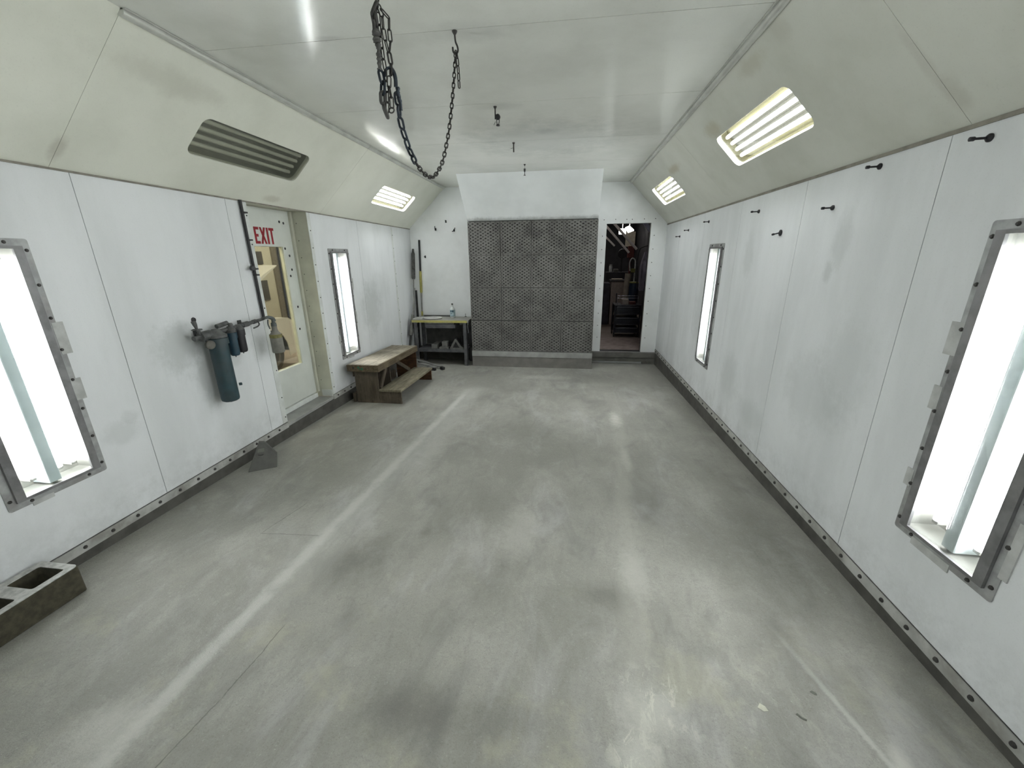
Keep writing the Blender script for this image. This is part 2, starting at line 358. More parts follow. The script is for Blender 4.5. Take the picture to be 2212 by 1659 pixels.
def clone(o, offset, parent):
    """another piece like o (a part), shifted by offset from where o stands in the world"""
    c = o.copy(); COL.objects.link(c); c.parent = parent
    c.location = Vector(offset) + (ORG[o] - ORG[parent]); return c

def BM(): return bmesh.new()
def box(bm, a, b, bev=0, mi=0):
    x0, y0, z0 = (min(a[i], b[i]) for i in range(3)); x1, y1, z1 = (max(a[i], b[i]) for i in range(3))
    v = [bm.verts.new(p) for p in ((x0, y0, z0), (x1, y0, z0), (x1, y1, z0), (x0, y1, z0), (x0, y0, z1), (x1, y0, z1), (x1, y1, z1), (x0, y1, z1))]
    fs = [bm.faces.new([v[i] for i in q]) for q in ((0, 3, 2, 1), (4, 5, 6, 7), (0, 1, 5, 4), (1, 2, 6, 5), (2, 3, 7, 6), (3, 0, 4, 7))]
    for f in fs: f.material_index = mi
    if bev:
        es = set(e for f in fs for e in f.edges)
        r = bmesh.ops.bevel(bm, geom=list(es), offset=bev, segments=2, affect='EDGES', profile=.5)
        for f in r['faces']: f.material_index = mi
    return fs
def frame_of(d):
    d = d.normalized(); a = Vector((0, 0, 1)) if abs(d.z) < .9 else Vector((1, 0, 0))
    u = d.cross(a).normalized(); return u, d.cross(u).normalized()
def tube(bm, pts, r, seg=10, closed=False, caps=True, mi=0):
    """round tube through pts; r a number or one radius per point"""
    pts = [Vector(p) for p in pts]; n = len(pts); rs = r if isinstance(r, (list, tuple)) else [r]*n
    rings = []; u = None
    for i, p in enumerate(pts):
        if closed: d = pts[(i+1) % n]-pts[i-1]
        else: d = pts[min(i+1, n-1)]-pts[max(i-1, 0)]
        d.normalize()
        if u is None: u, w = frame_of(d)
        else:
            u = (u-d*u.dot(d)).normalized(); w = d.cross(u)
        rings.append([bm.verts.new(p+(u*math.cos(a)+w*math.sin(a))*rs[i]) for a in (2*PI*k/seg for k in range(seg))])
    for i in range(n if closed else n-1):
        A, B = rings[i], rings[(i+1) % n]
        for k in range(seg):
            f = bm.faces.new((A[k], A[(k+1) % seg], B[(k+1) % seg], B[k])); f.material_index = mi
    if caps and not closed:
        for R in (rings[0][::-1], rings[-1]):
            f = bm.faces.new(R); f.material_index = mi
def lathe(bm, p0, d, prof, seg=16, mi=0):
    """prof = [(distance along d, radius), ...] from p0"""
    d = Vector(d).normalized(); p0 = Vector(p0); u, w = frame_of(d); rings = []
    for h, r in prof:
        rings.append([bm.verts.new(p0+d*h+(u*math.cos(a)+w*math.sin(a))*max(r, .0004)) for a in (2*PI*k/seg for k in range(seg))])
    for A, B in zip(rings, rings[1:]):
        for k in range(seg):
            f = bm.faces.new((A[k], A[(k+1) % seg], B[(k+1) % seg], B[k])); f.material_index = mi
    for R in (rings[0][::-1], rings[-1]):
        f = bm.faces.new(R); f.material_index = mi
def poly(bm, outer, holes, P, w0, w1, mi=0):
    """flat piece with holes, outline in (u,v), mapped by P(u,v,w), from w0 to w1"""
    loops = [outer]+holes
    tri = tessellate_polygon([[Vector((a, b, 0)) for a, b in L] for L in loops])
    flat = [q for L in loops for q in L]
    A = [bm.verts.new(P(u, v, w0)) for u, v in flat]; B = [bm.verts.new(P(u, v, w1)) for u, v in flat]
    for t in tri:
        try:
            bm.faces.new([A[i] for i in t]).material_index = mi; bm.faces.new([B[i] for i in reversed(t)]).material_index = mi
        except ValueError: pass
    k = 0
    for L in loops:
        for i in range(len(L)):
            a, b = k+i, k+(i+1) % len(L)
            bm.faces.new((A[a], A[b], B[b], B[a])).material_index = mi
        k += len(L)
def rect(u0, u1, v0, v1, r=0, seg=5):
    if not r: return [(u0, v0), (u1, v0), (u1, v1), (u0, v1)]
    out = []
    for cx, cy, a0 in ((u1-r, v0+r, -PI/2), (u1-r, v1-r, 0), (u0+r, v1-r, PI/2), (u0+r, v0+r, PI)):
        for k in range(seg+1): out.append((cx+r*math.cos(a0+PI/2*k/seg), cy+r*math.sin(a0+PI/2*k/seg)))
    return out
class Fr:
    """a plane's own axes: u, v in the plane, w out of it into the booth"""
    def __init__(s, o, u, v, w): s.o, s.u, s.v, s.w = (Vector(q) for q in (o, u, v, w))
    def __call__(s, u, v, w=0): return s.o+s.u*u+s.v*v+s.w*w
    def box(s, bm, u0, u1, v0, v1, w0, w1, bev=0, mi=0):
        n0 = len(bm.verts); fs = box(bm, (u0, v0, w0), (u1, v1, w1), bev, mi); bm.verts.ensure_lookup_table()
        for q in bm.verts[n0:]: q.co = s(*q.co)
LW = Fr((0, 0, 0), (0, 1, 0), (0, 0, 1), (1, 0, 0))
RW = Fr((XR, 0, 0), (0, 1, 0), (0, 0, 1), (-1, 0, 0))
BW = Fr((0, YB, 0), (1, 0, 0), (0, 0, 1), (0, -1, 0))
CE = Fr((0, 0, HC), (1, 0, 0), (0, 1, 0), (0, 0, -1))
_L = math.hypot(XCL, HC-HW); SLEN = _L
LS = Fr((0, 0, HW), (0, 1, 0), (XCL/_L, 0, (HC-HW)/_L), ((HC-HW)/_L, 0, -XCL/_L))
_w = XR-XCR; _L2 = math.hypot(_w, HC-HW); SLEN2 = _L2
RS = Fr((XR, 0, HW), (0, 1, 0), (-_w/_L2, 0, (HC-HW)/_L2), (-(HC-HW)/_L2, 0, -_w/_L2))

# ---------------------------------------------------------------- lamps' places (needed for the holes in the panels)
WALL_L = [(1.571, 1), (4.671, 1), (-1.53, 1)]; WALL_R = [(1.555, 1), (4.637, 1), (-1.53, 1)]
V0, V1, HWID = .415, 1.708, .222
SLOPE_L = [(3.175, 0), (5.755, 1), (.45, 1), (-2.0, 1)]; SLOPE_R = [(3.26, 1), (5.845, 1), (.55, 1), (-2.0, 1)]
SV0, SV1, SHW = .285, .565, .548

# ---------------------------------------------------------------- structure: floor, walls, ceiling
bm = BM()
NX, NY = 12, 40
g = [[bm.verts.new((-.06+(XR+.12)*i/NX, YF+(YB+.06-YF)*j/NY, fz(YF+(YB+.06-YF)*j/NY))) for i in range(NX+1)] for j in range(NY+1)]
for j in range(NY):
    for i in range(NX): bm.faces.new((g[j][i], g[j][i+1], g[j+1][i+1], g[j+1][i]))
r = bmesh.ops.extrude_face_region(bm, geom=bm.faces[:])
bmesh.ops.translate(bm, verts=[v for v in r['geom'] if isinstance(v, bmesh.types.BMVert)], vec=(0, 0, -.08))
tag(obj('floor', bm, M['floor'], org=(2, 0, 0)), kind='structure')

GAP = .0022
def panels(parent, fr, name, joints, v0, v1, mat, holes, thick=.035, skip=(), GAP=.0019):
    """one panel between each pair of joints, a dark strip behind each joint"""
    for a, b in zip(joints, joints[1:]):
        if (round(a, 3), round(b, 3)) in skip: continue
        bm = BM(); hs = [h for h in holes if min(q[0] for q in h) > a and max(q[0] for q in h) < b]
        poly(bm, rect(a+GAP, b-GAP, v0, v1), hs, fr, 0, -thick)
        obj(name, bm, mat, parent)
    for a in joints[1:-1]:
        bm = BM(); fr.box(bm, a-.02, a+.02, v0, v1, -thick-.004, -.012); obj('joint_strip', bm, M['gap'], parent)
def wall_holes(lst): return [rect(c-HWID+.035, c+HWID-.035, V0+.035, V1-.035) for c, _ in lst]

wl = struct('wall_left'); wr = struct('wall_right'); wb = struct('wall_back'); wf = struct('wall_front'); ce = struct('ceiling')
D0, D1 = 3.335, 4.15
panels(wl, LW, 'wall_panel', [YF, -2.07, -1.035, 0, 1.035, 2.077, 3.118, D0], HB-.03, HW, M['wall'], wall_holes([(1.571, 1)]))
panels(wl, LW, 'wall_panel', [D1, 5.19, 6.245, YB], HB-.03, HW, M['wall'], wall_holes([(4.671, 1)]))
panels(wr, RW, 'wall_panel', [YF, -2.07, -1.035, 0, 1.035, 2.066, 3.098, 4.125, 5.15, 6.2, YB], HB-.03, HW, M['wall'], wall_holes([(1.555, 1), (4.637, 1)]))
panels(ce, CE, 'ceiling_panel', [XCL, XCR], YF, -2.78, M['ceil'], [])
js = [-2.78, -1.745, -.71, .325, 1.36, 2.395, 3.425, 4.46, 5.495, YB]
for a, b in zip(js, js[1:]):
    bm = BM(); poly(bm, rect(XCL, XCR, a+GAP*.8, b-GAP*.8), [], CE, 0, -.035); obj('ceiling_panel', bm, M['ceil'], ce)
for a in js[:-1]:
    bm = BM(); CE.box(bm, XCL, XCR, a-.02, a+.02, -.039, -.012); obj('joint_strip', bm, M['gap'], ce)
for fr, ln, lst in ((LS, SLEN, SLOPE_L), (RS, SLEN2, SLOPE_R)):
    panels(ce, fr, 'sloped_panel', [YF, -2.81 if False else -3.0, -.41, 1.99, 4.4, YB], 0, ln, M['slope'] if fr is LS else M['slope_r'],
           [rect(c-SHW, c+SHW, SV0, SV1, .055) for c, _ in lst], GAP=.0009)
# back wall, with the doorway cut out; front wall behind the camera
DX0, DX1, DZ0, DZ1 = 3.281, 3.965, .015, 2.085
prof = lambda z0: [(-.03, z0), (XR+.03, z0), (XR+.03, HW), (XCR, HC), (XCL, HC), (-.03, HW)]
bm = BM(); poly(bm, prof(-.2), [rect(DX0, DX1, DZ0, DZ1)], BW, 0, -.06); obj('wall_sheet', bm, M['wallback'], wb)
FW = Fr((0, YF, 0), (1, 0, 0), (0, 0, 1), (0, 1, 0))
for a, b in ((0, XR/2), (XR/2, XR)):
    bm = BM(); poly(bm, rect(a+.004, b-.004, .06, HW), [], FW, 0, -.06); obj('wall_sheet', bm, M['wall'], wf)
bm = BM(); poly(bm, [(-.03, HW), (XR+.03, HW), (XCR, HC), (XCL, HC)], [], FW, 0, -.06); obj('wall_sheet', bm, M['wall'], wf)

# baseboards: a bolted flashing on the wall's foot above a dark curb
def bolt_mesh(fr, u, v, r=.011, h=.008, w=0):
    bm = BM(); lathe(bm, fr(u, v, w), fr.w, [(0, r), (h*.5, r*.95), (h, r*.6)], 8); return bm
def baseboard(name, fr, spans, side):
    b = struct(name)
    for (a, c) in spans:
        bm = BM(); fr.box(bm, a, c, .014, HB-.0045, .0005, .006); obj('flashing', bm, M['flash'], b)
        bm = BM(); fr.box(bm, a, c, HB-.0035, HB+.0005, .0004, .0022); obj('joint_line', bm, M['gap'], b)
        bm = BM()      # the curb follows the sloping floor
        vs = [[bm.verts.new(fr(u, (fz(u)-.01) if k in (0, 1) else .0125, -.05 if k in (0, 3) else .003)) for k in range(4)] for u in (a, c)]
        for k in range(4): bm.faces.new((vs[0][k], vs[0][(k+1) % 4], vs[1][(k+1) % 4], vs[1][k]))
        bm.faces.new(vs[0][::-1]); bm.faces.new(vs[1]); obj('curb', bm, M['curb'], b)
        u = 1.1205+math.ceil((a-1.1205+.03)/.1485)*.1485; first = None
        while u < c-.02:
            if first is None: first = obj('bolt', bolt_mesh(fr, u, .041, .011, .009, .006), M['bolt'], b); u0 = u
            else: clone(first, fr.u*(u-u0), b)
            u += .1485
baseboard('baseboard_left', LW, [(YF, D0), (D1, YB-.06)], 'L')
baseboard('baseboard_right', RW, [(YF, YB)], 'R')
bb = struct('baseboard_back')
zf = fz(YB)
bm = BM(); box(bm, (3.13, 6.93, -.075), (XR, YB, .012), .004); obj('curb', bm, M['curbback'], bb)
bm = BM(); box(bm, (3.13, 6.945, zf+.042), (XR, YB, -.079), .003); obj('curb', bm, M['curbback'], bb)
bm = BM(); box(bm, (4.0, 6.95, zf-.004), (XR, YB, zf+.040)); obj('curb_foot', bm, M['curbback'], bb)
bm = BM(); box(bm, (0, 6.96, zf-.004), (1.13, YB, .05)); obj('curb', bm, M['curb'], bb)

# trims: rails where slope meets ceiling, dark joints where wall meets slope
def rail(name, x, spans, rr, sgn):
    t = struct(name)
    for a, c in spans:
        bm = BM(); tube(bm, [(x, a, HC-.012), (x, c, HC-.012)], rr, 12); obj('rail', bm, M['rail'], t, smooth=True)
        bm = BM(); box(bm, (x-.03, a, HC-.006), (x+.03, c, HC-.001)); obj('rail_flange', bm, M['rail'], t)
rail('trim_1', XCL-.008, [(1.985, 4.36), (4.366, 6.96)], .02, 1)
rail('trim_2', XCR+.008, [(YF+.1, 1.98), (1.984, 4.36), (4.366, 6.96)], .02, -1)
for nm, fr, h in (('trim_3', LW, .010), ('trim_4', RW, .016)):
    bm = BM(); fr.box(bm, YF, YB, HW-h, HW, .0005, .007); tag(obj(nm, bm, M['seam']), kind='structure')

# screwed flashings on the walls
def strip(name, fr, u0, u1, v0, v1, mat, us, vs, r=.0065):
    t = struct(name); bm = BM(); fr.box(bm, u0, u1, v0, v1, .0005, .003); obj('flashing', bm, mat, t); first = None
    for u in us:
        for v in vs:
            if first is None: first = obj('screw', bolt_mesh(fr, u, v, r, .005, .003), M['bolt'], t); p0 = fr(u, v)
            else: clone(first, fr(u, v)-p0, t)
    return t
strip('trim_5', LW, D1, D1+.055, .075, HW-.012, M['flashw'], [D1+.03], [.16+.172*k for k in range(11)])
strip('trim_6', LW, 3.272, D0, .075, HW-.012, M['flashw'], [3.315], [.13, .33, .60, .80, 1.18, 1.52, 1.72, 1.95])
strip('trim_7', LW, 6.225, 6.275, .075, HW-.012, M['flashw'], [6.262], [.22+.19*k for k in range(10)])

# ---------------------------------------------------------------- door_2: the opening in the back wall
d2 = struct('door_2')
bm = BM(); poly(bm, rect(3.19, 4.085, -.0, 2.175), [rect(DX0, DX1, DZ0, DZ1)], BW, .0005, .003); obj('frame', bm, M['wallback'], d2)
bm = BM()
for a, b_ in (((DX0-.012, YB+.061, DZ0), (DX0, YB+.12, DZ1)), ((DX1, YB+.061, DZ0), (DX1+.012, YB+.12, DZ1)), ((DX0-.012, YB+.061, DZ1), (DX1+.012, YB+.12, DZ1+.012))): box(bm, a, b_)
obj('jamb', bm, M['black'], d2)  # black puts the shade of the unlit outer side into the jamb colour
bm = BM(); box(bm, (DX0+.0005, YB-.002, DZ0+.0004), (DX1-.0005, YB+.12, DZ0+.007)); obj('sill', bm, M['black'], d2)
first = None
for u, v in [(3.234, 2.143), (3.413, 2.146), (3.584, 2.142), (3.669, 2.141), (3.852, 2.144), (4.02, 2.146)]+[(3.222, 1.9-.205*k) for k in range(9)]+[(4.022, 1.9-.205*k) for k in range(9)]:
    if first is None: first = obj('screw', bolt_mesh(BW, u, v, .007, .005, .003), M['bolt'], d2); p0 = BW(u, v)
    else: clone(first, BW(u, v)-p0, d2)

# ---------------------------------------------------------------- door_1: the exit door in its recess
d1 = struct('door_1'); XD = -.18
DR = Fr((XD, 0, 0), (0, 1, 0), (0, 0, 1), (1, 0, 0))
WIN = (3.47, 3.957, .506, 1.716)
bm = BM(); poly(bm, rect(D0+.025, 4.112, .116, 2.06), [rect(*WIN)], DR, 0, -.036)
leaf = obj('leaf', bm, M['doorpaint'], d1)
bm = BM(); poly(bm, rect(WIN[0]-.012, WIN[1]+.012, WIN[2]-.012, WIN[3]+.012), [rect(WIN[0]+.002, WIN[1]-.002, WIN[2]+.002, WIN[3]-.002)], DR, -.0365, -.044); obj('window_reveal', bm, M['reveal'], leaf, 'pale yellow lining of the door window')
bm = BM(); DR.box(bm, WIN[1]-.006, WIN[1]-.0005, WIN[2], WIN[3], -.036, -.012); obj('window_lining', bm, M['reveal'], leaf, 'pale yellow lining of the door window')
bm = BM(); DR.box(bm, WIN[0], WIN[1]-.0065, WIN[2], WIN[3], -.010, -.006); obj('pane', bm, M['pane'], leaf, 'clear pane of the exit door')
def letter(ch, u0, u1):
    v0, v1 = 1.738, 1.886; w = u1-u0; bm = BM(); t = .024
    if ch == 'E':
        L = [(u0, v0), (u1, v0), (u1, v0+t), (u0+t, v0+t), (u0+t, (v0+v1)/2-t/2), (u1-.012, (v0+v1)/2-t/2), (u1-.012, (v0+v1)/2+t/2), (u0+t, (v0+v1)/2+t/2), (u0+t, v1-t), (u1, v1-t), (u1, v1), (u0, v1)]
    elif ch == 'I': L = rect(u0, u1, v0, v1)
    elif ch == 'T':
        c = (u0+u1)/2; L = [(c-t/2, v0), (c+t/2, v0), (c+t/2, v1-t), (u1, v1-t), (u1, v1), (u0, v1), (u0, v1-t), (c-t/2, v1-t)]
    else:
        c = (u0+u1)/2; m = (v0+v1)/2; s = .026
        L = [(u0, v0), (u0+s, v0), (c, m-.030), (u1-s, v0), (u1, v0), (c+.014, m), (u1, v1), (u1-s, v1), (c, m+.030), (u0+s, v1), (u0, v1), (c-.014, m)]
    poly(bm, L, [], DR, .0004, .0016); obj('letter', bm, M['red'], leaf, 'red painted letter '+ch)
for ch, a, b_ in (('E', 3.592, 3.655), ('X', 3.664, 3.744), ('I', 3.753, 3.779), ('T', 3.788, 3.856)): letter(ch, a, b_)
first = None
for u, v in ((3.964, 1.953), (4.024, 1.944), (3.985, 1.70), (4.036, 1.63), (4.038, 1.492), (4.001, 1.429), (4.033, 1.107), (4.004, .873)):
    if first is None: first = obj('plug', bolt_mesh(DR, u, v, .013, .004), M['plug'], leaf); p0 = (u, v)
    else: clone(first, (0, u-p0[0], v-p0[1]), leaf)
bm = BM(); box(bm, (XD-.16, D1, .052), (-.0355, D1+.03, HW)); obj('jamb', bm, M['jamb'], d1)
bm = BM(); box(bm, (-.0355, D1, .052), (-.001, D1+.0021, HW)); obj('jamb_edge', bm, M['jamb'], d1)
bm = BM(); box(bm, (XD-.16, D0-.03, .052), (-.0355, D0, HW)); obj('jamb', bm, M['jamb'], d1)
bm = BM(); box(bm, (XD-.16, D0-.03, HW), (-.001, D1+.03, HW+.03)); obj('soffit', bm, M['jamb'], d1)
bm = BM(); box(bm, (XD-.02, D1-.035, .116), (XD+.025, D1-.001, HW-.002), .004); obj('door_stop', bm, M['jamb'], d1)
bm = BM(); box(bm, (-.13, D1-.012, .056), (-.002, D1-.0005, .135), .002); obj('jamb_base', bm, M['flashw'], d1)
bm = BM(); box(bm, (XD-.07, D0+.001, .054), (XD+.012, D1-.036, .108), .003); obj('threshold', bm, M['flashw'], d1)
bm = BM(); box(bm, (XD-.16, D0+.001, .02), (.003, D1-.001, .052), .003); obj('sill', bm, M['ledge'], d1)
bm = BM()
vs = [[bm.verts.new((xx, u, zz)) for xx, zz in ((-.05, fz(u)-.01), (.004, fz(u)-.01), (.004, .018), (-.05, .018))] for u in (D0, D1)]
for k in range(4): bm.faces.new((vs[0][k], vs[0][(k+1) % 4], vs[1][(k+1) % 4], vs[1][k]))
bm.faces.new(vs[0][::-1]); bm.faces.new(vs[1]); obj('curb', bm, M['curb'], d1)
JR = Fr((0, D1, 0), (1, 0, 0), (0, 0, 1), (0, -1, 0)); first = None
for v in [.25+.17*k for k in range(11)]:
    if first is None: first = obj('screw', bolt_mesh(JR, -.125, v, .005, .004), M['bolt'], d1); p0 = v
    else: clone(first, (0, 0, v-p0), d1)

# ---------------------------------------------------------------- framed wall lamps
def lamp_tube_bm(p, q, r=.019):
    bm = BM(); tube(bm, [p, q], r, 10); return bm
def wall_lamp(fr, c, label, tapes, hidden=False):
    t = thing('wall_lamp', fr(c, V0, 0), label, 'wall lamp', 'framed tube lamps in the walls')
    u0, u1, v0, v1 = c-HWID, c+HWID, V0, V1
    bm = BM(); iu0, iu1, iv0, iv1 = u0+.0355, u1-.0355, v0+.0355, v1-.0355
    fr.box(bm, iu0, iu1, iv0, iv1, -.135, -.13)
    for q in ((iu0, iu0+.004, iv0, iv1), (iu1-.004, iu1, iv0, iv1), (iu0+.004, iu1-.004, iv0, iv0+.004), (iu0+.004, iu1-.004, iv1-.004, iv1)): fr.box(bm, *q, -.13, -.002)
    obj('housing', bm, M['reflector'], t, 'darkened white inside of the lamp box')
    bm = BM(); poly(bm, rect(u0, u1, v0, v1, .012, 3), [rect(u0+.036, u1-.036, v0+.036, v1-.036)], fr, .0006, .004); obj('flange', bm, M['flange'], t, 'bolted galvanised outer flange')
    bm = BM(); poly(bm, rect(u0+.034, u1-.034, v0+.034, v1-.034), [rect(u0+.072, u1-.072, v0+.048, v1-.048)], fr, .0042, .016); obj('inner_frame', bm, M['lip'], t, 'dark steel inner frame')
    bm = BM(); fr.box(bm, u0+.05, u1-.05, v0+.04, v1-.04, -.003, .001); obj('pane', bm, M['pane'], t, 'clear pane')
    first = None
    for du in (-.125, -.06, .06, .125):
        if first is None: first = obj('lamp_tube', lamp_tube_bm(fr(c+du, v0+.10, -.075), fr(c+du, v1-.10, -.075)), M['tube'], t, smooth=True); b0 = du
        else: clone(first, fr.u*(du-b0), t)
    first = None
    for du in (-.125, -.06, .06, .125):
        for v in (v0+.092, v1-.092):
            if first is None: first = obj('tube_socket', (lambda b: (fr.box(b, c+du-.014, c+du+.014, v-.008, v+.008, -.13, -.06, .003), b)[1])(BM()), M['tubecap'], t); b0 = (du, v)
            else: clone(first, fr.u*(du-b0[0])+fr.v*(v-b0[1]), t)
    bm = BM(); fr.box(bm, c-.028, c+.028, v0+.05, v1-.05, -.13, -.018, .006); obj('ballast_cover', bm, M['ballast'], t, 'blue-grey strip between the two pairs of tubes')
    if hidden: return
    first = None
    pts = [(u, v) for v in [v0+.055+k*(v1-v0-.11)/7 for k in range(8)] for u in (u0+.0155, u1-.0155)]+[(u, v) for u in (c-.13, c+.13) for v in (v0+.017, v1-.017)]
    for u, v in pts:
        if first is None: first = obj('bolt', bolt_mesh(fr, u, v, .0085, .007, .004), M['bolt'], t); b0 = (u, v)
        else: clone(first, fr.u*(u-b0[0])+fr.v*(v-b0[1]), t)
    for (a, b_, cc, d) in tapes:
        bm = BM(); fr.box(bm, a, b_, cc, d, .0005, .0052); obj('tape_patch', bm, M['tape'], t, 'grey tape stuck over the flange')
wall_lamp(LW, 1.571, 'framed tube lamp in the white wall above the concrete block', [(1.772, 1.822, 1.12, 1.29), (1.765, 1.815, .86, .98), (1.44, 1.53, .40, .425)])
wall_lamp(RW, 1.555, 'largest framed tube lamp, in the wall with the pegs, farthest from the doorway', [(1.755, 1.81, 1.21, 1.34), (1.76, 1.80, .98, 1.08), (1.765, 1.80, .62, .70), (1.50, 1.68, .395, .43), (1.315, 1.345, .52, .74)])
wall_lamp(LW, 4.671, 'narrow-looking framed tube lamp between the exit door and the workbench', [(4.88, 4.915, 1.22, 1.36), (4.885, 4.912, .80, .95), (4.43, 4.46, .62, .72), (4.56, 4.72, .40, .42)])
wall_lamp(RW, 4.637, 'framed tube lamp in the wall under the row of small black pegs', [(4.845, 4.87, 1.22, 1.36), (4.405, 4.425, .85, 1.0)])
for fr, nm in ((LW, 'on the exit door side'), (RW, 'on the side opposite the exit door')):
    pass
# ---------------------------------------------------------------- sloped ceiling lamps
def slope_lamp(fr, c, lit, label):
    t = thing('ceiling_lamp', fr(c, (SV0+SV1)/2, 0), label, 'ceiling lamp', 'four-tube lamps set in the sloping ceiling')
    u0, u1, v0, v1 = c-SHW, c+SHW, SV0, SV1; DP = -.085
    bm = BM(); poly(bm, rect(u0-.004, u1+.004, v0-.004, v1+.004, .058), [rect(u0+.001, u1-.001, v0+.001, v1-.001, .054)], fr, DP, -.0355)
    poly(bm, rect(u0-.004, u1+.004, v0-.004, v1+.004, .058), [], fr, DP-.006, DP)
    obj('housing', bm, M['cream'] if lit else M['oldlens'], t, 'darkened cream lamp box' if lit else 'dim grey lamp box')
    bm = BM(); poly(bm, rect(u0+.002, u1-.002, v0+.002, v1-.002, .053), [], fr, -.012, -.008); obj('pane', bm, M['pane'] if lit else M['dullpane'], t, 'clear cover pane' if lit else 'dusty cover pane')
    first = None
    for k in range(4):
        v = v0+.052+k*(v1-v0-.104)/3
        if first is None: first = obj('lamp_tube', lamp_tube_bm(fr(u0+.05, v, -.055), fr(u1-.05, v, -.055), .0135), M['tube'] if lit else M['deadtube'], t, None if lit else 'unlit tube', smooth=True); b0 = v
        else: clone(first, fr.v*(v-b0), t)
    first = None
    for k in range(4):
        v = v0+.052+k*(v1-v0-.104)/3
        for u in (u0+.052, u1-.052):
            if first is None: first = obj('tube_socket', (lambda b: (fr.box(b, u-.006, u+.006, v-.012, v+.012, DP, -.068, .002), b)[1])(BM()), M['tubecap'], t); b0 = (u, v)
            else: clone(first, fr.u*(u-b0[0])+fr.v*(v-b0[1]), t)
    first = None
    for k in range(3):      # ridges of the reflector between the tubes
        v = v0+.052+(k+.5)*(v1-v0-.104)/3
        bm = BM(); vs = [[bm.verts.new(fr(u, vv, ww)) for vv, ww in ((v-.022, DP), (v+.022, DP), (v, DP+.016))] for u in (u0+.045, u1-.045)]
        for q in range(3): bm.faces.new((vs[0][q], vs[0][(q+1) % 3], vs[1][(q+1) % 3], vs[1][q]))
        bm.faces.new(vs[0][::-1]); bm.faces.new(vs[1]); obj('reflector_ridge', bm, M['ridge'] if lit else M['oldlens'], t)
slope_lamp(LS, 3.175, 0, 'unlit grey four-tube lamp in the sloping ceiling above the exit door')
slope_lamp(LS, 5.755, 1, 'lit four-tube lamp in the sloping ceiling above the wooden steps')
slope_lamp(RS, 3.26, 1, 'largest lit four-tube lamp, in the slope with brown stains beside it')
slope_lamp(RS, 5.845, 1, 'small lit four-tube lamp in the slope near the open doorway')
# unseen lamps guessed from the visible spacing, added to light the booth, one unlit
for fr, c in ((LS, .45), (RS, .55), (LS, -2.0), (RS, -2.0)):
    slope_lamp(fr, c, 0 if (fr is LS and c > 0) else 1, ('unlit' if (fr is LS and c > 0) else 'lit')+' four-tube lamp added in the slope '+('just above' if c > 0 else 'well behind')+' the viewer, '+('exit door side' if fr is LS else 'side with pegs'))
# ---------------------------------------------------------------- filter bank and hood on the back wall
FX0, FX1, FY = 1.13, 3.118, 6.494
fb = thing('filter_bank', ((FX0+FX1)/2, FY+.25, fz(6.6)), 'grey exhaust filter bank of sixteen slotted paper pads against the back wall', 'filter bank')
cols = [1.13, 1.641, 2.117, 2.608, 3.118]; rows = [.096, .606, 1.126, 1.624, 2.122]
def pad_mesh(seed):
    """slotted paper pad, unit square in x,z; each slot a lens-shaped pocket with a proud upper lip"""
    rn = random.Random(seed); bm = BM(); w, h = 1/6.3, 1/21.0
    def P(x, z, y=0): return bm.verts.new((min(max(x, 0), 1), y, min(max(z, 0), 1)))
    for rI in range(21):
        z0, z1 = rI*h, (rI+1)*h; zc = (z0+z1)/2; off = (rI % 2)*.5*w
        xs = [0]+[q for q in (off+k*w for k in range(8)) if .01 < q < .99]+[1]
        for a, b in zip(xs, xs[1:]):
            edge = min(zc, 1-zc) < .05 or min(a, 1-b) < 0
            q = (b-a)/w
            if q < .3:
                bm.faces.new((P(a, z0), P(b, z0), P(b, z1), P(a, z1))); continue
            c = (a+b)/2+rn.uniform(-.05, .05)*w; sw = .225*w*rn.uniform(.8, 1.12)*q; sh = .39*h*rn.uniform(.65, 1.12)*(.55 if edge else 1)
            lip = rn.uniform(-.006, -.003)
            O = [P(a, z0), P(b, z0), P(b, zc), P(b, z1), P(a, z1), P(a, zc)]
            I = [P(c-sw*.45, zc-sh*.7, .001), P(c+sw*.45, zc-sh*.7, .001), P(c+sw, zc, 0), P(c+sw*.45, zc+sh, lip), P(c-sw*.45, zc+sh, lip), P(c-sw, zc, 0)]
            B = [P(c-sw*.45, zc-sh*.7, .02), P(c+sw*.45, zc-sh*.7, .02), P(c+sw, zc, .02), P(c+sw*.45, zc+sh, .02), P(c-sw*.45, zc+sh, .02), P(c-sw, zc, .02)]
            for k in range(6):
                k2 = (k+1) % 6
                bm.faces.new((O[k], O[k2], I[k2], I[k])); f = bm.faces.new((I[k], I[k2], B[k2], B[k])); f.material_index = 1
            bm.faces.new(B).material_index = 1
    # sides
    for (xa, za), (xb, zb) in (((0, 0), (1, 0)), ((1, 0), (1, 1)), ((1, 1), (0, 1)), ((0, 1), (0, 0))):
        bm.faces.new((P(xa, za), P(xb, zb), P(xb, zb, .045), P(xa, za, .045))).material_index = 1
    bm.faces.new((P(0, 0, .045), P(1, 0, .045), P(1, 1, .045), P(0, 1, .045)))
    me = bpy.data.meshes.new('filter_pad'); bm.to_mesh(me); bm.free(); me.materials.append(M['filter']); me.materials.append(M['filterdark']); return me
pads = [pad_mesh(s) for s in range(4)]
rp = random.Random(3)
for ci in range(4):
    for ri in range(4):
        o = bpy.data.objects.new('filter_pad', pads[rp.randrange(4)]); COL.objects.link(o); o.parent = fb; g_ = .0034
        jx, jz = rp.uniform(-.002, .002), rp.uniform(-.003, .003)
        o.location = Vector((cols[ci]+g_+jx, FY+rp.uniform(0, .006), rows[ri]+g_+jz))-ORG[fb]
        o.scale = (cols[ci+1]-cols[ci]-2*g_, 1, rows[ri+1]-rows[ri]-2*g_); o.rotation_euler = (0, rp.uniform(-.003, .003), 0)
